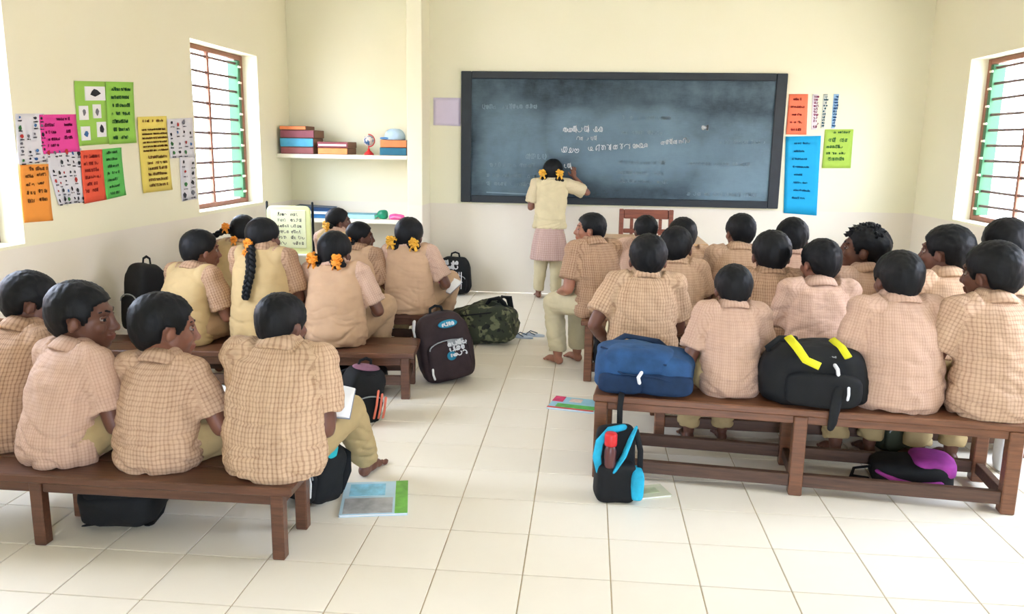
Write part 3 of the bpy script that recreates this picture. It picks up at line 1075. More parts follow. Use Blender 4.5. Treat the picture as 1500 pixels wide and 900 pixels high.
PCOUNT = [0]
def person(label, x, y, seat, Hs, yaw=0, hs=1.06, sw=1.0, lean=.2, hdx=0.0, head=(0, 8, 0), wl=None, wr=None, pl=None, prr=None,
           legs='hang', al=None, ar=None, outfit='boy', shirt='a', vest=0, trouser=0, skin=0, hair='short', face=False, group=None, stand=False, curl=18, wide=1.0, ribbon=RIB, nl=None, nr=None, nk_=None, lk=1.0, ribz=.0):
    PCOUNT[0] += 1
    girl = outfit == 'girl'
    seed = PCOUNT[0] * 1.37
    t = thing('person', label, 'person', (x, y, seat), R(yaw), group)
    z0 = 0.0 if not stand else 0.60           # seat plane in figure space
    zs = Hs - (nk_ if nk_ else (.200 if face else (.168 if girl else .180))) * hs - z0                     # shoulder height above it
    k = min(1.12, max(.88, (zs + .02) / .385)) if not stand else 1.0
    ycen = lambda f: lean * zs * max(0, f) ** 1.6 - (.022 * math.sin(PI * min(1, max(0, f))) if not stand else 0)
    HC = Vector((hdx, ycen(1) + (.055 if face else .045), Hs - .112 * hs))
    HM = Matrix.Translation(HC) @ (Matrix.Rotation(R(head[0]), 4, 'Z') @ Matrix.Rotation(R(-head[1]), 4, 'X') @ Matrix.Rotation(R(head[2]), 4, 'Y')) @ Matrix.Scale(hs, 4)
    H3 = HM.to_3x3()
    skinm = SKIN[skin]
    # ---- trunk rings
    F_ = [0, .08, .2, .4, .6, .78, .9, .97, 1.03, 1.09]
    BA = [.085, .11, .115, .105, .108, .115, .112, .085, .05, .043]
    BB = [.07, .085, .085, .072, .075, .078, .068, .055, .046, .044]
    SA = [.140, .155, .157, .148, .142, .140, .134, .112, .072, .05]
    SB = [.118, .13, .128, .112, .107, .104, .092, .077, .06, .048]
    def ring(f, a, b, off=0):
        xo = hdx * max(0, f) ** 3 * .6
        return [(xo + math.cos(2 * PI * j / 28) * a * sw * k, ycen(f) + math.sin(2 * PI * j / 28) * b * k, z0 + zs * f + off) for j in range(28)]
    body = MB()
    body.loft([ring(f, a, b) for f, a, b in zip(F_, BA, BB)])
    sleeve_len = .74 if not girl else .80
    garment = MB()
    lo = .0 if stand else -.004
    Fs = list(F_); Fs[0] = lo
    if stand:
        Fs[:3] = [.15, .19, .26]
    if stand:
        SA2 = [.135, .135, .128, .118, .125, .132, .128, .11, .07, .048]; SB2 = [.10, .10, .095, .088, .09, .09, .082, .07, .056, .046]
    else:
        SA2, SB2 = SA, SB
    garment.loft([ring(f, a * wide if f < .7 else a, b) for f, a, b in zip(Fs, SA2, SB2)])
    # ---- arms
    fin = MB()
    bones = []
    cuffs = []
    for s, W, pole, ang, nrm in ((-1, wl, pl, al, nl), (1, wr, prr, ar, nr)):
        S = Vector((hdx * .5 + s * .128 * sw * k, ycen(.9) + .005, z0 + zs * .905))
        if W is None:
            W = (s * .06, .29 + ycen(.5), .12)
        if pole is None:
            pole = (s * .7, -.65, -.55)
        l1, l2 = .225 * k, .20 * k
        E, Wp = ik(S, W, l1, l2, pole)
        body.tube([S, S.lerp(E, .5), E], [.042 * k, .038 * k, .032 * k], 12)
        body.tube([E, E.lerp(Wp, .35), Wp], [.031 * k, .032 * k, .0205 * k], 12)
        d = (Wp - E).normalized()
        hd = Vector(ang) if ang is not None else d
        hand(body, fin, Wp, hd, nrm if nrm is not None else (-s * .25, .15, -1), s, curl, .86 * hs / 1.06)
        C = S.lerp(E, sleeve_len)
        inn = Vector((hdx * .5 + s * .07 * sw * k, S.y, S.z + .012))
        garment.tube([inn, S, S.lerp(E, .3), C], [.058 * k, .061 * k, .062 * k, .067 * k], 16, False)
        garment.ell(S, (.062 * k, .064 * k, .06 * k), None, 14, 10)
        bones.append((tuple(S), tuple(E), .062 * k))
        cuffs.append((S, E, C))
    # ---- head in the body
    hb = MB()
    hb.ell((0, -.014, .022), (.071, .087, .077), None, 24, 16)
    hb.ell((0, .026, -.028), (.056, .056, .076), None, 20, 14)
    hb.ell((0, .054, -.082), (.030, .028, .022), None, 14, 10)
    hb.ell((0, .025, -.062), (.050, .050, .034), None, 14, 10)
    hb.ell((0, .066, .022), (.044, .018, .014), None, 14, 8)
    for s in (-1, 1):
        hb.ell((s * .034, .056, -.026), (.022, .022, .022), None, 12, 8)
        hb.ell((s * .0105, .089, -.0345), (.0085, .010, .007), None, 10, 6)
        er = Matrix.Rotation(R(-14), 3, 'X') @ Matrix.Rotation(R(s * 18), 3, 'Z')
        hb.ell((s * .0735, -.004, -.017), (.0085, .0155, .0245), er, 12, 8)
        hb.ell((s * .069, .004, -.022), (.010, .009, .011), er, 10, 6)
    hb.tube([(0, .080, .012), (0, .088, -.012), (0, .098, -.030)], [.008, .0095, .0125], 10)
    hb.ell((0, .0835, -.0545), (.0215, .0115, .0065), None, 12, 8)
    hb.ell((0, .0815, -.0665), (.0185, .0115, .007), None, 12, 8)
    body.add([HM @ Vector(p) for p in hb.v], hb.f)
    nb = Vector((hdx * .6, ycen(.97), z0 + zs * .96))
    nk = HM @ Vector((0, -.022, -.05))
    body.tube([nb, nb.lerp(nk, .5), nk], [.052 * hs, .045 * hs, .046 * hs], 14)
    # ---- legs
    pants = MB()
    toes = MB()
    bag = 1.0 if not girl else 1.12
    if stand:
        pants.ell((0, 0, .66), (.125, .10, .10), None, 20, 12)
        for s, (kx, ax, ay) in ((-1, (-.075, -.095, .02)), (1, (.07, .075, -.04))):
            hp, kn, an = Vector((s * .065, 0, .66)), Vector((kx, .015, .37)), Vector((ax, ay, .065))
            body.tube([hp, kn, an], [.06, .045, .03], 12)
            pants.tube([hp, kn, an + Vector((0, 0, .01))], [.078, .066, .05], 14, False)
            foot(body, toes, an, Vector((s * .15, 1, 0)), 1.0)
    else:
        gz = -seat
        if legs == 'hang':
            T = ((-.085, .40, gz + .062), (.085, .42, gz + .062)); PO = ((-.1, 1, 1), (.1, 1, 1))
        elif legs == 'spread':
            T = ((-.11, .36, gz + .062), (.11, .36, gz + .062)); PO = ((-.25, 1, .6), (.25, 1, .6))
        elif legs == 'cross':
            T = ((.10, .26, .06), (-.10, .24, .06)); PO = ((-1, .35, .15), (1, .35, .15))
        else:
            T, PO = legs
        pants.ell((0, .0, .075 * k), (.135 * sw * k * bag, .115 * k, .085 * k), None, 20, 12)
        lt, ls = .36 * k * lk, .34 * k * (1 + (lk - 1) * .4)
        for s, tg, po in ((-1, T[0], PO[0]), (1, T[1], PO[1])):
            hp = Vector((s * .07 * k, .035, .078 * k))
            kn, an = ik(hp, tg, lt, ls, po)
            body.tube([hp, hp.lerp(kn, .5), kn, kn.lerp(an, .4), an], [.066 * k, .06 * k, .046 * k, .044 * k, .028 * k], 12)
            cuff_pt = kn.lerp(an, .93)
            pants.tube([hp, hp.lerp(kn, .5), kn], [.088 * k * bag, .08 * k * bag, .066 * k * bag], 14)
            pants.tube([kn, kn.lerp(an, .5), cuff_pt], [.066 * k * bag, .06 * k * bag, .054 * k * bag], 14, False)
            fd = Vector((po[0] * .4, 1, 0)) if legs != 'cross' else Vector((-s, .25, 0))
            foot(body, toes, an, fd, k * .95)
    # ---- finish body
    bme = remesh(body, .0058 if face else .0078, 3, 'body')
    append(bme, fin)
    append(bme, toes)
    smooth_all(bme)
    P = coords(bme)
    inv = np.array(HM.inverted())
    hp_ = P @ inv[:3, :3].T + inv[:3, 3]
    lip = np.exp(-((hp_[:, 0] / .018) ** 2 + ((hp_[:, 2] + .0605) / .0105) ** 2) ** 2) * (hp_[:, 1] > .07)
    a = bme.attributes.new('lip', 'FLOAT', 'POINT')
    a.data.foreach_set('value', lip.astype(np.float32))
    obj('body', bme, skinm, t)
    if face:
        for s in (-1, 1):
            e = MB()
            e.ell(HM @ Vector((s * .030, .0645, -.002)), (.0098 * hs,) * 3, None, 12, 8)
            eo = e.build('eye', EYEW, t, True)
            i_ = MB()
            i_.ell(HM @ Vector((s * .030, .0688, -.002)), (.0080 * hs,) * 3, None, 10, 8)
            i_.build('iris', BLACK, eo, True)
            l_ = MB()
            l_.tube([HM @ Vector((s * .019, .076, .0045)), HM @ Vector((s * .030, .0768, .0075)), HM @ Vector((s * .042, .068, .0035))], [.0035 * hs] * 3, 6)
            l_.tube([HM @ Vector((s * .020, .0735, -.0085)), HM @ Vector((s * .030, .0735, -.0105)), HM @ Vector((s * .041, .066, -.0075))], [.003 * hs] * 3, 6)
            l_.build('eyelid', skinm, eo, True)
            b_ = MB()
            b_.tube([HM @ Vector((s * .012, .0805, .020)), HM @ Vector((s * .028, .0765, .0255)), HM @ Vector((s * .044, .061, .021))], [.0035 * hs, .004 * hs, .002 * hs], 6)
            b_.build('eyebrow', HAIR, t, True)
    # ---- clothes
    torso = [(z0 + zs * f, ycen(f), a * k) for f, a in zip(Fs, SA2)]
    gme = remesh(garment, .0085, 4, 'shirt')
    wrinkle(gme, .0085, seed, z0, z0 + zs * .75)
    weave(gme, torso, bones)
    smooth_all(gme)
    obj('shirt' if not girl else 'blouse', gme, SHIRT[shirt], t)
    if girl:
        vm = MB()
        va = [a + .009 for a in SA2]
        vb = [b + .009 for b in SB2]
        nF = [f for f in Fs]
        rings = [ring(f, a * wide if f < .7 else a, b) for f, a, b in zip(nF[:9], va[:9], vb[:9])]
        vm.loft(rings)
        for s in (-1, 1):
            S = cuffs[0 if s < 0 else 1][0]
            vm.ell(S + Vector((-s * .028, 0, .004)), (.052 * k, .072 * k, .062 * k), None, 14, 10)
        vme = remesh(vm, .0085, 4, 'vest')
        wrinkle(vme, .0072, seed, z0, z0 + zs * .6)
        smooth_all(vme)
        obj('vest', vme, VEST[vest], t)
    # collar: a turned-down band round the neck
    cm = MB()
    prof = [(.052, -.010), (.049, .022), (.053, .026), (.067, .006), (.080, -.022), (.074, -.030)]
    nc = 24
    rings = []
    cb = Vector((hdx * .65, ycen(1.0) + .002, z0 + zs * 1.0))
    tiltm = Matrix.Rotation(R(-18 - 40 * lean), 3, 'X')
    for j in range(nc):
        a = 2 * PI * j / nc
        rings.append([cb + tiltm @ Vector((math.cos(a) * r * k * 1.05, math.sin(a) * r * k, z * k)) for r, z in prof])
    rings.append(rings[0])
    cm.loft(rings, False, True)
    cme = cm.mesh('collar', True)
    wv = cme.attributes.new('weave', 'FLOAT_VECTOR', 'POINT')
    npf = len(prof)
    wv.data.foreach_set('vector', np.array([(2 * PI * (i // npf) / nc * .065, (i % npf) * .012, 0) for i in range(len(cme.vertices))], dtype=np.float32).reshape(-1))
    obj('collar', cme, SHIRT[shirt], t)
    if stand:
        sk = MB()
        prof = [(.735, .118, .088), (.70, .128, .098), (.62, .15, .12), (.52, .168, .138), (.43, .178, .148), (.385, .182, .152)]
        sk.loft([[(math.cos(2 * PI * j / 56) * a * (1 + .035 * math.sin(j * 2 * PI / 56 * 13) * (.76 - z) / .38), math.sin(2 * PI * j / 56) * b * (1 + .04 * math.sin(j * 2 * PI / 56 * 13) * (.76 - z) / .38), z) for j in range(56)] for z, a, b in prof])
        sme = remesh(sk, .008, 2, 'skirt')
        weave(sme, [(.3, 0, .17), (.8, 0, .12)], [])
        smooth_all(sme)
        obj('skirt', sme, SHIRT['k'], t)
    pme = remesh(pants, .0095, 4, 'trousers')
    wrinkle(pme, .0065, seed + 3, -.3, .2)
    smooth_all(pme)
    obj('trousers', pme, TROUSER[trouser], t)
    # ---- hair
    hair_shell(HM, hair, seed, girl).build('hair', HAIR, t, True, True)
    if hair == 'loops':
        for s in (-1, 1):
            b_ = MB()
            braid(b_, [HM @ Vector(p) for p in ((s * .045, -.085, -.035), (s * .072, -.075, -.055), (s * .082, -.06, -.088), (s * .068, -.065, -.108), (s * .05, -.085, -.085), (s * .06, -.09, -.04))], .025 * hs, .02 * hs, 4)
            b_.build('plait', HAIR, t, True)
            bow(HM, (s * .070, -.100, -.038 + ribz), .040, seed + s).build('hair_ribbon', ribbon, t, True)
    elif hair == 'long':
        b_ = MB()
        b0 = HM @ Vector((.015, -.105, -.045))
        pts = [b0]
        for dx_, dz_ in ((.030, -.05), (.050, -.11), (.050, -.17), (.040, -.23), (.038, -.28)):
            z_ = b0.z + dz_
            f_ = (z_ - z0) / zs
            yb = ycen(f_) - float(np.interp(f_, Fs, SB2)) * k - .03
            pts.append(Vector((b0.x + dx_, min(b0.y - .01, yb), z_)))
        braid(b_, pts, .026, .018, 7)
        b_.build('plait', HAIR, t, True)
        bow(HM, (.016, -.118, -.03), .034, seed).build('hair_ribbon', ribbon, t, True)
        bow(HM, (.02, -.125, -.085), .036, seed + 1).build('hair_ribbon', ribbon, t, True)
    elif hair == 'side':
        b_ = MB()
        braid(b_, [HM @ Vector(p) for p in ((-.05, -.07, .0), (-.10, -.085, -.01), (-.15, -.085, -.045), (-.185, -.08, -.07))], .022, .014, 4)
        b_.build('plait', HAIR, t, True)
        bow(HM, (-.085, -.10, .015), .032, seed).build('hair_ribbon', ribbon, t, True)
        bow(HM, (-.02, -.118, -.06), .028, seed + 2).build('hair_ribbon', ribbon, t, True)
    return t

def foot(body, toes, an, fd, k):
    fd = Vector(fd).normalized()
    lat = Vector((fd.y, -fd.x, 0))
    rot = Matrix((lat, fd, Vector((0, 0, 1)))).transposed()
    an = Vector(an)
    body.ell(an + Vector((0, 0, -.034 * k)) - fd * .014, (.027 * k, .034 * k, .027 * k), rot, 12, 8)
    body.ell(an + fd * .05 * k + Vector((0, 0, -.037 * k)), (.030 * k, .072 * k, .022 * k), rot, 14, 8)
    body.ell(an + fd * .095 * k + Vector((0, 0, -.045 * k)), (.037 * k, .036 * k, .015 * k), rot, 14, 8)
    for i in range(5):
        o = (i - 2) * .0155 * k
        ln = (.132, .13, .126, .12, .112)[i] if True else 0
        r_ = (.0115, .0085, .008, .0075, .007)[i] * k
        toes.ell(an + fd * ln * k + lat * -o + Vector((0, 0, -.050 * k)), (r_, r_ * 1.9, r_), rot, 8, 6)
# ------------------------------------------------------------------ the pupils
GB, GG = 'boys seated on the benches', 'girls seated on the left benches'
# lower left bench
person('boy at the left photo edge in checked shirt, face turned right', -2.251, 2.86, SL, 0.652, -18, 1.09, 1.0, .30, -0.010, (-40, 14, 0), shirt='d', skin=0, trouser=1, face=True, group=GB,
       legs=(((-.05, .42, -.21), (.22, .40, -.21)), ((-.2, 1, 1), (.35, 1, .9))))
person('boy in pinkish checked shirt on low bench, face in right profile', -1.926, 2.74, SL, 0.647, -26, 1.23, .98, .24, -0.047, (-52, 4, 0), shirt='b', skin=0, trouser=0, face=True, group=GB, wr=(.05, .27, .13))
person('boy on low bench with large round hair, right ear showing, khaki trousers spread', -1.542, 2.73, SL, 0.615, -10, 1.20, 1.04, .24, -0.052, (-38, 8, -4), shirt='e', skin=1, trouser=0, face=True, group=GB,
       legs=(((.06, .30, -.12), (-.04, .32, -.12)), ((-1, .6, .4), (1, .6, .45))), wr=(.09, .26, .12), wide=1.02)
person('boy at the right end of the low bench, bare foot stretched into the aisle', -1.099, 2.72, SL, 0.632, -6, 1.04, 1.10, .22, -0.020, (-16, 8, 0), shirt='c', skin=0, trouser=0, group=GB,
       legs=(((-.1, .45, -.21), (.085, .66, -.215)), ((-.3, 1, 1), (.12, .8, 1))), wr=(.10, .26, .19), prr=(.30, -.7, -.7), wl=(.02, .25, .17), wide=1.03)
# girls' rows
person('short haired pupil in sand vest beside the black bag, nearest the left wall', -2.356, 4.54, SL, 0.658, -22, 1.13, 1.0, .24, 0.003, (-22, 4, 0), outfit='girl', shirt='d', vest=0, skin=1, trouser=2, legs='spread', face=True, group=GG, wr=(.10, .30, .15), hair='short')
person('girl with one long plait down her back and orange flowers', -1.896, 4.58, SL, 0.735, -4, 1.09, 1.02, .16, -0.027, (-25, 4, 0), outfit='girl', shirt='d', vest=0, skin=0, trouser=2, legs='spread', hair='long', group=GG, wr=(.12, .25, .12))
person('girl in peach vest at the middle of the low bench, orange ribbons by her neck', -1.463, 4.63, SL, 0.661, -4, 1.17, 1.02, .18, -0.041, (-10, 8, 0), outfit='girl', shirt='b', vest=1, skin=0, trouser=2, legs='spread', hair='loops', group=GG, wr=(.14, .27, .14))
person('girl whose plait with orange ribbon sticks out to the left', -2.500, 5.63, SL, 0.652, 0, 1.14, 1.0, .2, 0.004, (8, 10, 6), outfit='girl', shirt='d', vest=0, skin=0, trouser=0, legs='spread', hair='side', group=GG)
person('girl furthest back on the left, face in right profile', -1.932, 6.12, SL, 0.679, -20, 0.96, .95, .18, -0.055, (-45, 2, 0), outfit='girl', shirt='b', vest=0, skin=0, trouser=0, legs='spread', hair='loops', face=True, group=GG, ribbon=RIBY)
person('girl looking right behind the peach vest girl, large orange ribbon', -1.624, 5.64, SL, 0.621, -22, 0.97, .95, .2, -0.062, (-42, 4, 0), outfit='girl', shirt='d', vest=1, skin=0, trouser=0, legs='spread', hair='loops', face=True, group=GG)
person('girl at the bench end by the backpacks with white book on her lap', -1.247, 5.66, SL, 0.664, -4, 1.22, 1.0, .14, -0.028, (-4, 8, 3), outfit='girl', shirt='b', vest=1, skin=0, trouser=2, hair='loops', group=GG, wr=(.17, .25, .14), wl=(-.05, .25, .12),
       legs=(((-.05, .36, -.21), (.14, .34, -.21)), ((-.3, 1, .7), (.35, 1, .6))), ribbon=RIBY)
# large brown bench, lower right
person('small boy with low bowed head between two bags on the large bench', 0.654, 3.60, SR, 0.559, 4, 1.03, .86, .26, 0.022, (0, 10, 0), shirt='b', skin=0, trouser=0, group=GB, wl=(-.10, .22, .11), pl=(-.45, -.5, -.8))
person('boy right of the black bag, pinkish shirt, head seen from behind', 1.342, 3.50, SR, 0.655, 4, 1.17, 1.06, .20, 0.005, (6, 6, 0), shirt='b', skin=0, trouser=0, group=GB, wl=(-.12, .24, .12), pl=(-.4, -.5, -.8))
person('boy at the lower right corner, shiny hair, left ear showing', 1.717, 3.45, SR, 0.710, 6, 1.23, 1.10, .20, 0.000, (30, 6, -4), shirt='e', skin=0, trouser=0, group=GB, face=True, wl=(-.13, .26, .13), wide=1.05)
# second right row
person('boy in striped straw shirt behind the blue bag', 0.300, 4.18, SR, 0.631, 0, 1.21, 1.05, .20, 0.021, (0, 6, 0), shirt='c', skin=0, trouser=1, group=GB, wl=(-.17, .14, .03), pl=(-.5, -.6, -.4))
person('boy in brown checked shirt behind the small boy', 0.953, 4.30, SR, 0.654, 0, 1.22, 1.0, .20, 0.022, (0, 6, 0), shirt='d', skin=0, trouser=2, group=GB)
person('boy in pinkish shirt behind the black bag, left ear showing', 1.169, 4.14, SR, 0.632, 2, 1.12, .98, .18, 0.018, (22, 6, 0), shirt='b', skin=1, trouser=0, group=GB, face=True)
person('boy with tousled hair, face in left profile', 1.478, 4.40, SR, 0.685, 14, 1.21, .95, .18, 0.035, (58, -6, 0), shirt='b', skin=0, trouser=2, hair='tousled', group=GB, face=True)
person('boy turning left in front of the right window', 1.771, 4.10, SR, 0.722, 8, 1.23, 1.0, .16, 0.021, (38, 2, 0), shirt='a', skin=0, trouser=2, hair='short', group=GB, face=True)
person('boy at the right photo edge, only hair and shoulder seen', 2.047, 4.12, SR, 0.761, 0, 1.23, 1.0, .16, 0.009, (6, 4, 0), shirt='a', skin=0, trouser=0, group=GB)
# third right row
person('boy sitting sideways on the bench end, looking left towards the aisle', 0.086, 5.18, SR + .01, 0.646, 30, 0.96, .95, .20, 0.002, (56, 0, 0), shirt='d', skin=2, trouser=1, group=GB, face=True,
       legs=(((-.10, .34, -.335), (.06, .36, -.335)), ((-.2, 1, .9), (.0, 1, .9))), wl=(-.15, .24, .12), wr=(-.04, .30, .13), lk=.86, pl=(-.4, -1, -.3), nl=(.3, .1, -1))
person('boy directly behind the straw shirted boy, in the third row', 0.572, 5.0, SR + .01, 0.590, -6, 1.23, 1.05, .2, -0.035, (-4, 6, 0), shirt='a', skin=0, trouser=0, group=GB)
person('boy with left ear showing, below the middle of the blackboard', 0.941, 5.16, SR + .01, 0.665, 2, 1.09, 1.0, .16, 0.023, (16, 4, 0), shirt='a', skin=1, trouser=0, group=GB, face=True)
person('boy under the blue wall paper, hair to the collar', 1.264, 5.10, SR + .01, 0.652, 0, 1.20, .92, .16, 0.001, (-6, 6, 0), shirt='b', skin=0, trouser=0, group=GB)
person('boy in front of the wooden chair, half hidden in the fourth row', 0.385, 5.82, SR + .01, 0.587, 6, 1.02, .95, .18, 0.042, (8, 8, 0), shirt='b', skin=0, trouser=0, group=GB)
person('boy beside the teacher\'s table, fourth row, head leaning left', 0.737, 5.80, SR + .01, 0.581, 0, 1.21, 1.0, .18, -0.063, (12, 8, -4), shirt='a', skin=0, trouser=0, group=GB)
# the girl at the board
person('girl standing at the blackboard, right arm raised to write', -0.358, 7.83, 0.0, 1.343, 0, 1.15, 1.14, .05, 0.018, (-6, -6, 0), outfit='girl', shirt='w', vest=2, skin=1, trouser=1, hair='loops', stand=True, ribbon=RIBY, ribz=.045,
       wr=(.215, .15, 1.17), prr=(1, -.3, -1.2), ar=(-.12, .35, 1), nr=(0, 1, -.3), wl=(-.15, .20, .90), pl=(-.35, -1, -.9), al=(.1, 1, -.3), nl=(.3, 0, -1), group='pupils standing', curl=24)
mb = MB(); mb.tube([(-.168, 7.995, 1.243), (-.180, 8.045, 1.262)], .006, 8)
tag(mb.build('chalk_stick', CH), 'short white chalk stick in the raised hand at the blackboard', 'chalk')
# ------------------------------------------------------------------ bags
def fabric(name, rgb, var=.25, rough=.75, scale=14):
    return plain(name, rgb, rough, var, scale, .3, spec=.3)
F_BLACK = fabric('bag_black', (20, 22, 24))
F_MAROON = fabric('bag_maroon_black', (52, 40, 42))
F_BLUE = fabric('bag_blue', (40, 78, 122))
F_NAVY = fabric('bag_navy', (24, 48, 80))
F_CYAN = fabric('bag_cyan', (40, 170, 205))
F_PURP = fabric('bag_purple', (160, 62, 150))
F_TEAL = fabric('bag_teal', (40, 130, 160))
F_GREY = fabric('bag_grey', (150, 155, 158))
F_WHITE = fabric('bag_white', (226, 228, 228), .08)
F_YEL = fabric('bag_yellow', (226, 222, 40), .08)
F_ORAN = fabric('bag_orange', (236, 128, 104), .1)
F_RED = plain('red_plastic', (206, 38, 40), .4)
F_MAUVE = fabric('bag_mauve', (130, 92, 112))
F_OLIVE = fabric('bag_olive', (70, 76, 58))
def camo():
    m, nt, b = new_mat('camouflage_cloth')
    a = noise_tex(nt, 13, 2, .5)
    c = noise_tex(nt, 21, 2, .5)
    def th(f, lo):
        mr = node(nt, 'ShaderNodeMapRange')
        mr.inputs[1].default_value = lo
        mr.inputs[2].default_value = lo + .05
        nt.links.new(f, mr.inputs[0])
        return mr.outputs[0]
    x = mix_col(nt, th(a, .52), lin((52, 58, 42)), lin((104, 108, 78)))
    x = mix_col(nt, th(c, .58), x, lin((26, 30, 24)))
    nt.links.new(x, b.inputs['Base Color'])
    b.inputs['Roughness'].default_value = .85
    return m
CAMO = camo()

def lump(seed, amp):
    def fn(p):
        n = noise.noise((p.x * 9 + seed, p.y * 9, p.z * 9)) + .5 * noise.noise((p.x * 22, p.y * 22 + seed, p.z * 22))
        q = p.normalized() if p.length > 0 else p
        return p + q * n * amp
    return fn
def backpack(label, loc, rot, w, d, h, mat, pocket=None, strap=None, seed=1, zips=F_GREY, taper=.18, name='backpack', group='school bags', pocket_h=.5, straps=True, e=.42):
    pocket = pocket or mat
    strap = strap or mat
    t = thing(name, label, 'bag', loc, group=group, rot=rot)
    f0 = lump(seed, .012)
    def fn(p):
        s = 1 - taper * max(0, p.z / (h / 2)) ** 2
        p = Vector((p.x * s, p.y * (1 - taper * 1.3 * max(0, p.z / (h / 2)) ** 2), p.z))
        return f0(p)
    MB().sbox((0, 0, h / 2), (w / 2, d / 2, h / 2), e, None, 36, 24, fn).build('main_compartment', mat, t, True, True)
    pk = MB().sbox((0, -d * .46, h * pocket_h * .52 + .01), (w * .39, d * .17, h * pocket_h * .5), .4, None, 28, 16, lump(seed + 3, .006)).build('front_pocket', pocket, t, True, True)
    zp = [(-w * .34 * math.cos(a), -d * .46 - d * .15, h * (.06 + pocket_h * .80) + h * .10 * math.sin(a)) for a in [PI * i / 12 for i in range(13)]]
    MB().tube(zp, .004, 6).build('zip', zips, pk, True)
    arch = [(-w * .42 * math.cos(a), -d * .36, h * .55 + h * .37 * math.sin(a)) for a in [PI * i / 16 for i in range(17)]]
    MB().tube(arch, .0055, 6).build('zip', zips if zips is not F_GREY else strap, t, True)
    MB().tube([(-.045, .02, h * .95), (-.035, .02, h + .03), (0, .02, h + .042), (.035, .02, h + .03), (.045, .02, h * .95)], .009, 8, True, .45).build('carry_loop', strap, t, True)
    if straps:
        for s in (-1, 1):
            MB().tube([(s * w * .18, d * .32, h * .93), (s * w * .26, d * .62, h * .8), (s * w * .30, d * .70, h * .5), (s * w * .34, d * .58, h * .2), (s * w * .38, d * .40, h * .06)], [.02, .028, .028, .018, .012], 8, True, .35, (0, 1, 0)).build('shoulder_strap', strap, t, True)
    return t
def patch(t, mat, c, r, n=(0, -1, 0), name='badge', ell=True):
    n = Vector(n).normalized()
    rot = n.to_track_quat('Z', 'Y').to_matrix()
    mb = MB()
    if ell:
        mb.ell(c, (r[0], r[1], .006), rot, 20, 6)
    else:
        mb.box(c, (r[0] * 2, r[1] * 2, .008), rot, .003)
    return mb.build(name, mat, t, ell)
def mark(parent, c, w, h, mat, seed, rows=1, n=(0, -1, 0), lw=.005):
    """a line or two of lettering standing on a bag panel"""
    n = Vector(n).normalized()
    X = Vector((1, 0, 0)); Z = n.cross(X) * -1
    if Z.z < 0: Z = -Z
    c = Vector(c)
    mb = MB()
    rr = random.Random(seed)
    for k in range(rows):
        scribble(mb, lambda u, v: c + X * (u - .5) * w + Z * (v - .5) * h + n * .002, .02, .9, .05 + k / rows, .8 / rows, rr, lw, h / w * .9, None, 0, .05)
    o = mb.build('lettering', mat, parent)
    o['kind'] = 'stuff'
    return o

b1 = backpack('large maroon-black backpack with teal badge standing in the aisle', (-.83, 4.93, 0), (R(-10), R(-9), R(24)), .34, .22, .43, F_MAROON, F_MAROON, F_BLACK, 1, pocket_h=.55)
patch(b1, F_TEAL, (.03, -.106, .355), (.062, .026), (0, -1, .25))
mark(b1, (.03, -.114, .355), .085, .026, F_WHITE, 4, 1, (0, -1, .25), .006)
g = patch(b1, F_GREY, (.05, -.142, .235), (.05, .02), (0, -1, .1), 'printed_panel', False)
mark(g, (.05, -.150, .20), .11, .10, F_WHITE, 8, 3, (0, -1, .05), .007)
patch(b1, F_TEAL, (.01, -.146, .16), (.03, .028), (0, -1, 0), 'printed_panel')
MB().tube([(-.12, -.135, .10), (-.125, -.14, .07), (-.12, -.14, .04)], .007, 6).build('zip_pull', F_WHITE, b1, True)
MB().tube([(-.15, .02, .40), (-.165, .0, .36), (-.165, -.01, .31)], .012, 6, True, .4).build('buckle', F_WHITE, b1, True)

ct = thing('duffel_bag', 'lumpy camouflage bag lying in the aisle with black straps', 'bag', (-.765, 5.98, 0), R(6), 'school bags')
def cf(p):
    q = lump(3.3, .03)(p)
    q.z = max(q.z, -.135)
    q.z *= 1 + .18 * math.sin(q.x * 9 + 1) if q.z > 0 else 1
    return q
MB().sbox((0, 0, .135), (.265, .16, .14), .6, None, 48, 26, cf).build('main_compartment', CAMO, ct, True, True)
MB().sbox((.13, -.12, .11), (.10, .06, .08), .6, None, 24, 14, lump(7, .012)).build('side_pocket', CAMO, ct, True, True)
MB().tube([(.02, -.02, .26), (.06, -.05, .33), (.12, -.05, .34), (.16, -.02, .30), (.19, 0, .22)], [.02, .026, .026, .022, .02], 8, True, .5).build('strap', F_BLACK, ct, True)
MB().tube([(.10, .03, .27), (.15, .02, .34), (.20, .03, .33), (.22, .04, .24)], [.02, .026, .026, .02], 8, True, .5).build('strap', F_BLACK, ct, True)
MB().tube([(-.22, -.05, .20), (-.16, -.14, .22), (-.05, -.17, .24), (.08, -.14, .25)], .012, 6, True, .5).build('strap', F_BLACK, ct, True)
MB().box((.10, -.13, .215), (.04, .012, .02), None, .003).build('badge', plain('teal_tag', (70, 190, 170), .5), ct)

b3 = backpack('black backpack with white print leaning against the end wall', (-1.29, 7.93, 0), (R(-6), 0, R(4)), .32, .2, .37, F_BLACK, None, None, 9, pocket_h=.45)
mark(b3, (-.03, -.098, .29), .14, .09, F_WHITE, 3, 2, (0, -1, .15), .011)
for i in range(3):
    MB().tube([(.03 + i * .022, -.135, .22), (.032 + i * .022, -.14, .12), (.03 + i * .022, -.136, .06)], .004, 6).build('white_stripe', F_WHITE, b3, True)

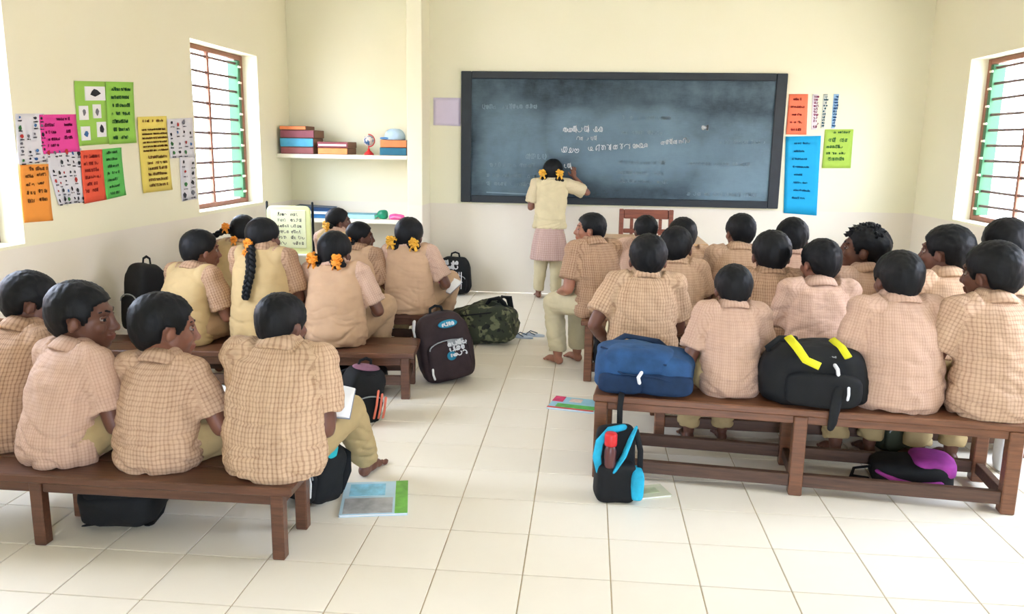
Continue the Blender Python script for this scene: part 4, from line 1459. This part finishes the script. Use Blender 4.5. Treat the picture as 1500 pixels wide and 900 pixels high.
b4 = backpack('black bag propped against the left wall at the bench end', (-2.73, 4.78, SL), (R(-4), R(-4), R(-30)), .26, .18, .42, F_BLACK, None, None, 12)
b5 = backpack('small black backpack with orange trim on the floor between the left benches', (-1.20, 4.08, 0), (R(8), R(10), R(52)), .24, .15, .30, F_BLACK, None, F_BLACK, 5)
for k in range(3):
    MB().tube([(.03 + k * .03, -.10, .20 - k * .02), (.035 + k * .03, -.105, .12 - k * .015), (.04 + k * .03, -.10, .05)], .008, 6, True, .5).build('orange_trim', F_ORAN, b5, True)
patch(b5, F_MAUVE, (-.01, -.01, .303), (.085, .05), (0, -.1, 1), 'mauve_panel')
b6 = backpack('black bag with a teal corner under the barefoot boy\'s leg', (-1.125, 3.10, 0), (R(-14), R(6), R(-20)), .25, .18, .25, F_BLACK, None, None, 15)
MB().sbox((.07, -.03, .225), (.04, .03, .035), .5, None, 18, 12).build('teal_flap', plain('teal_bright', (30, 180, 190), .6), b6, True, True)
MB().tube([(.06, -.115, .14), (.09, -.125, .10), (.10, -.125, .05)], .006, 6).build('zip_pull', F_WHITE, b6, True)
backpack('black bag shape added for the dark under the lower left bench', (-1.72, 2.84, .0), (R(-80), 0, R(8)), .30, .15, .34, F_BLACK, None, None, 17).location = (-1.72, 2.68, .085)  # made-up bag, fills the dark strip beneath this bench
bu = backpack('dark bag pushed under the middle left bench', (-1.35, 4.66, 0), (0, 0, R(10)), .36, .2, .14, F_BLACK, None, None, 19, straps=False)

# blue backpack lying on the large bench
b7 = thing('backpack', 'blue backpack lying on the large bench', 'bag', (.275, 3.60, SR), R(-8), 'school bags')
def bf(p):
    q = lump(21, .016)(p)
    q.z = q.z * (1 - .28 * max(0, q.x / .22))
    q.z = max(q.z, -.1)
    return q
mc = MB().sbox((0, 0, .1), (.22, .14, .105), .5, None, 44, 24, bf).build('main_compartment', F_BLUE, b7, True, True)
MB().sbox((-.02, -.045, .145), (.15, .10, .065), .55, None, 32, 18, lump(4, .01)).build('front_pocket', F_BLUE, b7, True, True)
MB().sbox((.10, -.11, .06), (.12, .045, .05), .55, None, 28, 16, lump(6, .008)).build('side_pocket', F_NAVY, b7, True, True)
MB().sbox((-.09, -.12, .055), (.10, .04, .045), .55, None, 28, 16, lump(8, .008)).build('side_pocket', F_NAVY, b7, True, True)
MB().tube([(-.18, -.10, .14), (-.08, -.148, .10), (.04, -.152, .10), (.15, -.145, .075)], .0045, 6).build('zip', F_NAVY, b7, True)
MB().tube([(-.19, -.05, .19), (-.05, -.13, .175), (.10, -.13, .15)], .0045, 6).build('zip', F_NAVY, b7, True)
MB().tube([(.0, -.156, .115), (-.012, -.166, .095), (-.006, -.166, .072)], .008, 6).build('zip_pull', F_WHITE, b7, True)
patch(b7, plain('cream_badge', (222, 216, 180), .5), (.075, -.125, .155), (.011, .011), (.1, -1, .5))
MB().tube([(-.075, -.12, .022), (-.08, -.178, .012), (-.082, -.200, -.03), (-.08, -.205, -.12), (-.078, -.205, -.24)], [.012, .014, .014, .014, .012], 8, True, .35, (0, 1, 0)).build('hanging_strap', F_BLACK, b7, True)
MB().tube([(-.17, .05, .18), (-.10, .12, .21), (.05, .13, .19), (.16, .1, .12)], [.018, .026, .026, .016], 8, True, .4).build('shoulder_strap', F_NAVY, b7, True)

# black bag with yellow bands on the large bench
b8 = thing('backpack', 'bulky black bag with bright yellow bands on the large bench', 'bag', (.985, 3.52, SR), R(-5), 'school bags')
def kf(p):
    q = lump(31, .018)(p)
    q.x *= 1 - .18 * max(0, q.z / .13)
    q.z = max(q.z, -.126)
    return q
MB().sbox((0, 0, .126), (.228, .125, .135), .5, None, 44, 26, kf).build('main_compartment', F_BLACK, b8, True, True)
MB().sbox((.03, -.105, .085), (.15, .05, .075), .5, None, 30, 16, lump(33, .012)).build('front_pocket', F_BLACK, b8, True, True)
MB().tube([(-.115, -.03, .285), (-.085, -.10, .255), (-.055, -.145, .215), (.0, -.160, .195)], .019, 8, False, .35, (0, -1, .6)).build('yellow_band', F_YEL, b8, True)
MB().tube([(.065, -.02, .282), (.095, -.08, .262), (.115, -.125, .23)], .016, 8, False, .35, (0, -1, .6)).build('yellow_band', F_YEL, b8, True)
mark(b8, (.02, -.10, .232), .08, .025, F_GREY, 6, 1, (0, -1, .8), .005)
MB().tube([(.065, -.125, .195), (.075, -.135, .18), (.078, -.14, .16)], .008, 6).build('zip_pull', F_WHITE, b8, True)
MB().tube([(.12, -.158, .11), (.122, -.16, .08), (.12, -.158, .06)], .006, 6).build('zip_pull', F_WHITE, b8, True)
MB().tube([(.085, -.15, .10), (.075, -.165, .04), (.07, -.172, .005), (.065, -.176, -.04), (.06, -.176, -.06)], [.022, .022, .02, .018, .014], 8, True, .35, (0, 1, 0)).build('hanging_strap', F_BLACK, b8, True)
MB().tube([(-.17, -.02, .19), (-.20, -.06, .24), (-.15, -.03, .275), (-.08, .0, .27)], .014, 8, True, .5).build('carry_loop', F_BLACK, b8, True)

# small blue and black bag standing by the bench leg, with a bottle in it
b9 = thing('backpack', 'small black and cyan bag standing at the large bench\'s left leg', 'bag', (.150, 3.26, 0), R(6), 'school bags')
MB().sbox((0, 0, .085), (.085, .065, .088), .35, None, 28, 16, lump(41, .006)).build('main_compartment', F_BLACK, b9, True, True)
MB().sbox((-.0, .03, .2), (.085, .03, .115), .4, None, 28, 18, lump(42, .006)).build('back_panel', F_BLACK, b9, True, True)
MB().tube([(-.07, -.03, .13), (-.085, -.045, .20), (-.075, -.035, .26), (-.03, 0, .30), (.03, .01, .31)], [.014, .018, .018, .016, .014], 8, True, .5).build('cyan_strap', F_CYAN, b9, True)
MB().tube([(-.01, -.055, .15), (.025, -.055, .21), (.05, -.04, .27), (.075, -.01, .31)], [.02, .024, .022, .016], 8, True, .4).build('cyan_strap', F_CYAN, b9, True)
MB().sbox((.085, -.03, .08), (.028, .05, .07), .5, None, 20, 12, lump(44, .006)).build('side_pocket', F_CYAN, b9, True, True)
MB().tube([(.08, -.0, .30), (.098, -.02, .22), (.10, -.02, .12)], .012, 8, True, .5).build('strap', F_BLACK, b9, True)
bt = thing('water_bottle', 'brown bottle with red cap in the black and cyan bag', 'bottle', (.125, 3.205, .16), 0)
MB().loft([[(math.cos(2 * PI * j / 16) * r, math.sin(2 * PI * j / 16) * r, z) for j in range(16)] for r, z in ((.02, 0), (.024, .01), (.025, .07), (.02, .09), (.014, .098))]).build('bottle_body', plain('brown_plastic', (96, 52, 50), .35), bt, True)
MB().loft([[(math.cos(2 * PI * j / 16) * r, math.sin(2 * PI * j / 16) * r, z) for j in range(16)] for r, z in ((.024, .094), (.026, .1), (.026, .14), (.022, .148))]).build('cap', F_RED, bt, True)

# purple bag under the large bench
bp_ = thing('backpack', 'purple and black bag lying flat under the large bench', 'bag', (1.47, 3.60, 0), R(-8), 'school bags')
def pf(p):
    q = lump(51, .010)(p)
    q.z = max(q.z, -.055)
    q.z *= 1 + .5 * max(0, q.x / .18)
    return q
MB().sbox((0, 0, .055), (.17, .12, .06), .5, None, 36, 20, pf).build('main_compartment', F_BLACK, bp_, True, True)
MB().sbox((.085, .0, .100), (.090, .110, .042), .5, None, 26, 14, lump(52, .006)).build('purple_panel', F_PURP, bp_, True, True)
MB().tube([(-.15, -.09, .07), (-.08, -.125, .05), (.0, -.128, .035), (.09, -.125, .05)], [.014, .018, .02, .02], 8, True, .6).build('purple_panel', F_PURP, bp_, True)
MB().tube([(-.16, .0, .06), (-.23, .02, .035), (-.25, -.04, .02), (-.19, -.08, .03)], .011, 8, True, .5).build('strap', F_BLACK, bp_, True)
mark(bp_, (.115, -.085, .105), .07, .02, F_WHITE, 16, 1, (0, -.8, .6), .004)

backpack('dull olive bag on the floor beyond the large bench', (1.56, 4.04, 0), (0, 0, R(5)), .22, .16, .25, F_OLIVE, None, F_BLACK, 55)
cb_ = thing('carry_bag', 'white and teal carry bag by the large bench\'s right leg', 'bag', (1.98, 3.80, 0), R(10), 'school bags')
MB().sbox((0, 0, .11), (.06, .035, .11), .4, None, 24, 16, lump(61, .008)).build('bag_body', F_WHITE, cb_, True, True)
MB().sbox((-.02, -.03, .09), (.03, .012, .06), .4, None, 18, 10).build('teal_panel', F_TEAL, cb_, True, True)
for s in (-1, 1):
    MB().tube([(-.035, s * .015, .21), (-.03, s * .02, .27), (.03, s * .02, .27), (.035, s * .015, .21)], .006, 6).build('handle', F_WHITE, cb_, True)
backpack('dark bag with white edge against the bench end behind the aisle boy', (.14, 5.26, 0), (0, 0, R(84)), .24, .13, .33, F_BLACK, F_BLACK, F_WHITE, 63)

# ------------------------------------------------------------------ books, sandals
PAGE = plain('white_pages', (240, 240, 238), .8, .03, 6)
def notebook(label, loc, rot, w=.20, h=.15, cover=(120, 130, 150), openb=True):
    t = thing('notebook', label, 'notebook', loc, group='exercise books', rot=rot)
    cv = plain('cover_%d_%d_%d' % cover, cover, .6, .1, 10)
    if openb:
        for s in (-1, 1):
            m = MB()
            n = 8
            top, bot = [], []
            for i in range(n + 1):
                x = s * w / 2 * i / n
                z = .010 * math.sin(PI * (i / n) ** .7) + .003
                for yy in (-h / 2, h / 2):
                    top.append((x, yy, z)); bot.append((x, yy, -.001))
            fs = []
            N = len(top)
            for i in range(n):
                a = 2 * i
                fs += [(a, a + 2, a + 3, a + 1), (N + a, N + a + 1, N + a + 3, N + a + 2), (a, N + a, N + a + 2, a + 2), (a + 1, a + 3, N + a + 3, N + a + 1)]
            fs.append((2 * n, N + 2 * n, N + 2 * n + 1, 2 * n + 1))
            m.add(top + bot, fs)
            m.build('page_block', PAGE, t, True)
        MB().box((0, 0, -.003), (w + .006, h + .006, .003), None, .001).build('cover', cv, t)
    else:
        MB().box((0, 0, .005), (w - .006, h - .006, .008), None, .001).build('page_block', PAGE, t)
        for z in (.0, .0105):
            MB().box((0, 0, z), (w, h, .0022), None, .001).build('cover', cv, t)
    return t
notebook('open white notebook on the knee of the boy with the bare foot', (-.985, 2.95, .475), (R(24), R(6), R(10)), .21, .17)
notebook('open white notebook on the lap of the large haired boy', (-1.40, 2.99, .452), (R(12), R(10), R(5)), .19, .15)
notebook('open white book on the lap of the girl by the backpacks', (-1.055, 5.92, .445), (R(22), R(12), R(-20)), .24, .17)
notebook('white notebook on the lap of the peach vest girl', (-1.335, 4.93, .455), (R(20), R(12), R(-16)), .20, .15)
notebook('white paper held by the boy sitting sideways', (-.135, 5.415, .475), (R(18), R(-8), R(30)), .16, .11)
notebook('white notebook lying on the second right bench', (.545, 4.085, SR + .0045), (0, 0, R(8)), .19, .13, (200, 205, 210))
notebook('white notebook by the arm of the wall side pupil', (-2.17, 4.85, .46), (R(20), R(8), R(-20)), .17, .13)

def magazine(label, loc, rz, w, h, cols, prints):
    t = thing('picture_book', label, 'book', loc, rz, 'picture books on the floor')
    MB().box((0, 0, .005), (w - .006, h - .006, .007), None, .001).build('page_block', PAGE, t)
    for z in (.0012, .0095):
        MB().box((0, 0, z), (w, h, .0022), None, .0008).build('cover', plain('cover_%d_%d_%d' % cols, cols, .45, .12, 8), t)
    for (x0, y0, x1, y1, c) in prints:
        MB().box(((x0 + x1) / 2 * w / 2, (y0 + y1) / 2 * h / 2, .0112), ((x1 - x0) * w / 2, (y1 - y0) * h / 2, .0014), None, .0004).build('cover_print', plain('ink_%d_%d_%d' % c, c, .45, .25, 22), t)
    return t
magazine('pale blue picture book with green edge on the floor by the bare foot', (-.84, 3.12, 0), R(12), .27, .32, (190, 220, 236), [(.62, -1, 1, 1, (120, 190, 80)), (-.9, -.95, .55, -.05, (170, 172, 174)), (-.8, .1, .3, .85, (140, 205, 232))])
magazine('colourful picture book on the aisle floor, left of the large bench', (-.035, 4.50, 0), R(-12), .28, .22, (160, 214, 232), [(-1, .1, -.55, 1, (214, 50, 110)), (-.7, -.75, .95, -.2, (96, 190, 96)), (-1, -1, .9, -.8, (220, 80, 70)), (-.3, .2, .2, .8, (236, 210, 200))])
magazine('thin pale leaflet on the floor behind the black and cyan bag', (.30, 3.33, 0), R(20), .16, .12, (206, 208, 180), [(-.6, -.4, .5, .5, (176, 186, 150))])
SOLE = plain('sandal_sole_grey', (186, 196, 206), .6, .1, 12)
for i, (x, y, r_) in enumerate(((-.47, 6.14, 70), (-.39, 6.21, 78))):
    t = thing('sandal', ('grey rubber sandal nearer the camouflage bag', 'grey rubber sandal nearer the aisle middle')[i], 'sandal', (x, y, 0), R(r_), 'pair of sandals')
    sh = [(math.sin(a) * (.034 + .008 * math.cos(a)), math.cos(a) * .09) for a in [2 * PI * k / 24 for k in range(24)]]
    MB().loft([[(px, py, z) for px, py in sh] for z in (.0, .014)]).build('sole', SOLE, t, True)
    for s in (-1, 1):
        MB().tube([(0, .055, .016), (s * .022, .03, .035), (s * .034, -.02, .018)], .006, 8, True, .6).build('thong_strap', plain('sandal_strap_dark', (60, 72, 84), .5), t, True)

# ------------------------------------------------------------------ teacher's table and chair
TW = wood('table_wood', (206, 168, 122), .75, .3)
TF = wood('table_front', (150, 100, 74), .7, .45)
tb = thing('teacher_table', 'wooden teacher\'s table with pale top below the blackboard', 'table', (.53, 6.80, 0))
MB().box((0, 0, .705), (.84, .62, .03), None, .006).build('table_top', TW, tb)
for x in (-.37, .37):
    for y in (-.26, .26):
        MB().box((x, y, .345), (.055, .055, .69), None, .004).build('leg', TF, tb)
MB().box((0, -.262, .52), (.685, .02, .33), None, .003).build('modesty_panel', TF, tb)
for x in (-.37, .37):
    MB().box((x, 0, .60), (.022, .465, .17), None, .003).build('side_panel', TF, tb)
dd = thing('duster', 'small white and teal duster on the teacher\'s table', 'duster', (.62, 6.63, .72), R(20))
MB().box((0, 0, .013), (.12, .05, .026), None, .006).build('felt_pad', F_TEAL, dd)
MB().box((0, 0, .034), (.11, .042, .018), None, .006).build('grip', F_WHITE, dd)
CW = wood('chair_wood_red', (142, 82, 62), .65, .4)
ch = thing('wooden_chair', 'reddish wooden chair with slatted back below the blackboard', 'chair', (.535, 7.42, 0))
for x in (-.225, .225):
    MB().box((x, .20, .45), (.042, .04, .90), None, .006).build('back_post', CW, ch)
    MB().box((x, -.2, .22), (.042, .042, .44), None, .005).build('front_leg', CW, ch)
    MB().box((x, 0, .16), (.022, .36, .035), None, .004).build('side_stretcher', CW, ch)
MB().box((0, 0, .445), (.49, .46, .03), None, .008).build('seat', CW, ch)
MB().box((0, .20, .855), (.41, .028, .085), None, .008).build('top_rail', CW, ch)
MB().box((0, .20, .70), (.41, .026, .04), None, .006).build('mid_rail', CW, ch)
MB().box((0, .20, .56), (.41, .026, .04), None, .006).build('low_rail', CW, ch)
for x in (-.13, -.045, .045, .13):
    MB().box((x, .20, .766), (.03, .018, .094), None, .004).build('slat', CW, ch)
    MB().box((x, .20, .63), (.03, .018, .10), None, .004).build('slat', CW, ch)

# ------------------------------------------------------------------ chart board by the niche
YG = plain('yellow_green_frame', (222, 228, 160), .55, .05, 6)
cbd = thing('chart_board', 'pale yellow-green chart board with handwriting, standing by the niche', 'board', (-2.575, 6.90, 0), R(0))
MB().sbox((0, 0, .70), (.195, .014, .215), .22, None, 40, 20).build('panel', YG, cbd, True, True)
MB().box((.0, -.015, .715), (.31, .006, .33), None, .003).build('paper_sheet', plain('chart_paper', (226, 230, 186), .8, .05, 6), cbd)
lm = MB()
rr = random.Random(5)
for k in range(6):
    for c0 in (-.10, .02):
        scribble(lm, lambda u, v: (u, -.0185, v), c0, c0 + rr.uniform(.06, .10), .83 - k * .05, .026, rr, .0035, .8, None, 0, .1)
lm.build('lettering', plain('board_ink', (50, 52, 58), .8), cbd)['kind'] = 'stuff'
MB().box((0, -.02, .49), (.40, .05, .022), None, .005).build('ledge', WHITE_TRIM, cbd)
for x in (-.2, .205):
    MB().tube([(x, .02, .94), (x, .03, .02)], .011, 8).build('stand_leg', F_BLACK, cbd, True)
    MB().tube([(x, .03, .50), (x, .20, .012)], .009, 8).build('stand_leg', F_BLACK, cbd, True)

# ------------------------------------------------------------------ things on the niche shelves
ZU, ZL = 1.345, .735
BROWN = plain('boxboard_brown', (128, 92, 72), .7, .1, 8)
def box_file(label, x0, x1, z0, z1, rgb, stripe=None, d=.30, y=7.735, side=None):
    t = thing('box_file', label, 'box', ((x0 + x1) / 2, y + d / 2, z0), 0, 'box files on the upper shelf')
    w, h = x1 - x0, z1 - z0 - .001
    MB().box((0, .005, h / 2), (w, d - .01, h), None, .004).build('box_body', side or BROWN, t)
    MB().box((0, -d / 2 + .003, h / 2), (w - .006, .008, h - .006), None, .003).build('front_label', plain('label_%d_%d_%d' % rgb, rgb, .6, .12, 10), t)
    if stripe:
        MB().box((0, -d / 2 - .002, h * .45), (w - .03, .003, h * .3), None, .001).build('stripe', plain('stripe_%d_%d_%d' % stripe, stripe, .6), t)
    return t
box_file('maroon box file at the bottom of the left shelf stack', -2.945, -2.62, ZU, ZU + .066, (142, 78, 78))
box_file('blue box file in the left shelf stack', -2.95, -2.62, ZU + .066, ZU + .150, (70, 160, 196))
box_file('maroon box file on the blue one in the left shelf stack', -2.945, -2.61, ZU + .150, ZU + .225, (136, 70, 82))
box_file('thin orange folder on top of the left shelf stack', -2.95, -2.69, ZU + .225, ZU + .262, (238, 140, 84), None, .26)
box_file('orange box file under a maroon one on the upper shelf', -2.58, -2.29, ZU, ZU + .062, (240, 150, 84))
box_file('maroon box file with white stripe on the upper shelf', -2.585, -2.285, ZU + .062, ZU + .120, (140, 66, 74), (236, 226, 222))
box_file('teal box file at the right end of the upper shelf', -1.98, -1.72, ZU, ZU + .074, (34, 112, 138))
box_file('orange box file on the teal one, right end of the shelf', -1.975, -1.72, ZU + .074, ZU + .145, (242, 140, 84))
gl = thing('globe', 'small blue and white globe on a red base on the shelf', 'globe', (-2.10, 7.80, ZU))
def globe_mat():
    m, nt, b = new_mat('globe_print')
    f = noise_tex(nt, 22, 3, .5)
    mr = node(nt, 'ShaderNodeMapRange')
    mr.inputs[1].default_value = .48; mr.inputs[2].default_value = .52
    nt.links.new(f, mr.inputs[0])
    nt.links.new(mix_col(nt, mr.outputs[0], lin((60, 100, 140)), lin((226, 214, 204))), b.inputs['Base Color'])
    b.inputs['Roughness'].default_value = .35
    return m
MB().ell((0, 0, .135), (.05, .05, .05), None, 24, 16).build('globe_ball', globe_mat(), gl, True, True)
MB().loft([[(math.cos(2 * PI * j / 20) * r, math.sin(2 * PI * j / 20) * r, z) for j in range(20)] for r, z in ((.045, 0), (.046, .012), (.03, .03), (.012, .045), (.012, .06))]).build('base', F_RED, gl, True)
arc = [(.058 * math.cos(a), 0, .135 + .058 * math.sin(a)) for a in [R(-90 + k * 15) for k in range(13)]]
MB().tube(arc + [], .005, 8).build('meridian_arm', F_RED, gl, True)
MB().tube([(0, 0, .06), (0, 0, .088)], .006, 8).build('stem', F_RED, gl, True)
cp = thing('cap', 'pale blue and white rounded cap on the right shelf stack', 'cap', (-1.86, 7.86, ZU + .145))
def dome(p):
    return Vector((p.x, p.y, max(p.z, -.012)))
MB().sbox((0, 0, .012), (.095, .10, .095), .8, None, 28, 18, lambda p: dome(lump(71, .006)(p))).build('crown', plain('cap_pale_blue', (186, 214, 234), .7, .1, 20), cp, True, True)
MB().sbox((-.07, -.04, .014), (.06, .06, .012), .6, None, 22, 10).build('brim', plain('cap_mid_blue', (90, 140, 190), .7, .2, 20), cp, True, True)
fo = plain('folder_blue', (52, 122, 176), .45, .15, 10)
fd = plain('folder_navy', (30, 62, 104), .45, .15, 10)
for k, (x, z, rz, m_, lb, tl) in enumerate(((-2.64, .0, 4, fo, 'bright blue file at the bottom of the lower shelf pile', 0), (-2.63, .036, -3, fo, 'blue file in the middle of the lower shelf pile', 0), (-2.66, .072, 8, fd, 'navy file on top of the lower shelf pile', 3))):
    t = thing('file_folder', lb, 'folder', (x, 7.88, ZL + z), 0, 'files on the lower shelf', rot=(0, R(tl), R(rz)))
    MB().box((0, 0, .016), (.36, .25, .030), None, .004).build('page_block', PAGE if k == 1 else m_, t)
    MB().box((0, 0, .0325), (.37, .26, .004), None, .0015).build('cover', m_, t)
    MB().box((0, 0, .0015), (.37, .26, .003), None, .001).build('cover', m_, t)
t = thing('flat_box', 'long pale teal box lying on the lower shelf', 'box', (-2.23, 7.86, ZL))
MB().box((0, 0, .022), (.36, .16, .044), None, .005).build('box_body', plain('pale_teal', (170, 212, 214), .6, .1, 8), t)
MB().box((0, 0, .045), (.365, .165, .006), None, .002).build('lid', plain('mid_teal', (112, 168, 182), .6, .1, 8), t)
t = thing('toy', 'crumpled green plastic piece on the lower shelf', 'toy', (-1.99, 7.82, ZL + .048))
t.location.z = ZL
MB().sbox((0, 0, .042), (.05, .04, .042), .8, None, 22, 14, lump(81, .022)).build('green_body', plain('green_plastic', (20, 140, 100), .4, .2, 20), t, True, True)
MB().tube([(-.04, -.02, .03), (-.075, -.03, .015), (-.09, -.02, .012)], .010, 8).build('green_tail', plain('green_plastic2', (60, 190, 150), .4), t, True)
t = thing('cloth_bundle', 'small bright pink bundle on the lower shelf edge', 'cloth', (-1.83, 7.80, ZL))
MB().sbox((0, 0, .026), (.07, .045, .028), .8, None, 26, 14, lump(85, .018)).build('folded_cloth', plain('hot_pink_cloth', (236, 92, 160), .8, .15, 16), t, True, True)
MB().tube([(-.06, -.03, .02), (-.02, -.05, .03), (.04, -.045, .022)], .009, 8).build('tied_end', plain('pale_pink_cloth', (240, 150, 190), .8), t, True)

# low white table with an orange box by the right wall
lt = thing('side_table', 'low white table by the right wall behind the boys', 'table', (2.72, 6.98, 0))
MB().box((0, 0, .485), (.60, .5, .03), None, .005).build('table_top', WHITE_TRIM, lt)
for x in (-.26, .26):
    for y in (-.21, .21):
        MB().box((x, y, .235), (.045, .045, .47), None, .004).build('leg', WHITE_TRIM, lt)
t = thing('pencil_box', 'small orange box on the low white table', 'box', (2.70, 6.90, .50), R(10))
MB().box((0, 0, .03), (.2, .1, .06), None, .008).build('box_body', plain('orange_box', (244, 128, 52), .5), t)
MB().box((0, 0, .064), (.204, .104, .01), None, .004).build('lid', plain('orange_lid', (248, 150, 80), .5), t)

t = thing('pencil_pouch', 'small pink pouch beside the book of the girl by the backpacks', 'pouch', (-1.075, 5.82, .455), R(-20))
t.rotation_euler = (R(15), R(8), R(-20))
MB().sbox((0, 0, .018), (.065, .022, .018), .6, None, 24, 12, lump(91, .004)).build('pouch_body', plain('pink_vinyl', (226, 112, 140), .45, .1, 20), t, True, True)
MB().tube([(-.055, 0, .036), (0, 0, .039), (.055, 0, .036)], .003, 6).build('zip', F_WHITE, t, True)
t = thing('water_bottle', 'dark red and blue bottle standing between two girls', 'bottle', (-1.44, 5.72, SL))
def turned(prof, mat, nm, par):
    return MB().loft([[(math.cos(2 * PI * j / 18) * r, math.sin(2 * PI * j / 18) * r, z) for j in range(18)] for r, z in prof]).build(nm, mat, par, True)
turned(((.03, 0), (.034, .008), (.034, .08)), plain('bottle_blue', (36, 66, 104), .35), 'bottle_body', t)
turned(((.034, .08), (.034, .16), (.026, .185), (.016, .195)), plain('bottle_red', (150, 44, 62), .35), 'bottle_shoulder', t)
turned(((.02, .19), (.021, .195), (.021, .222), (.018, .226)), F_RED, 'cap', t)
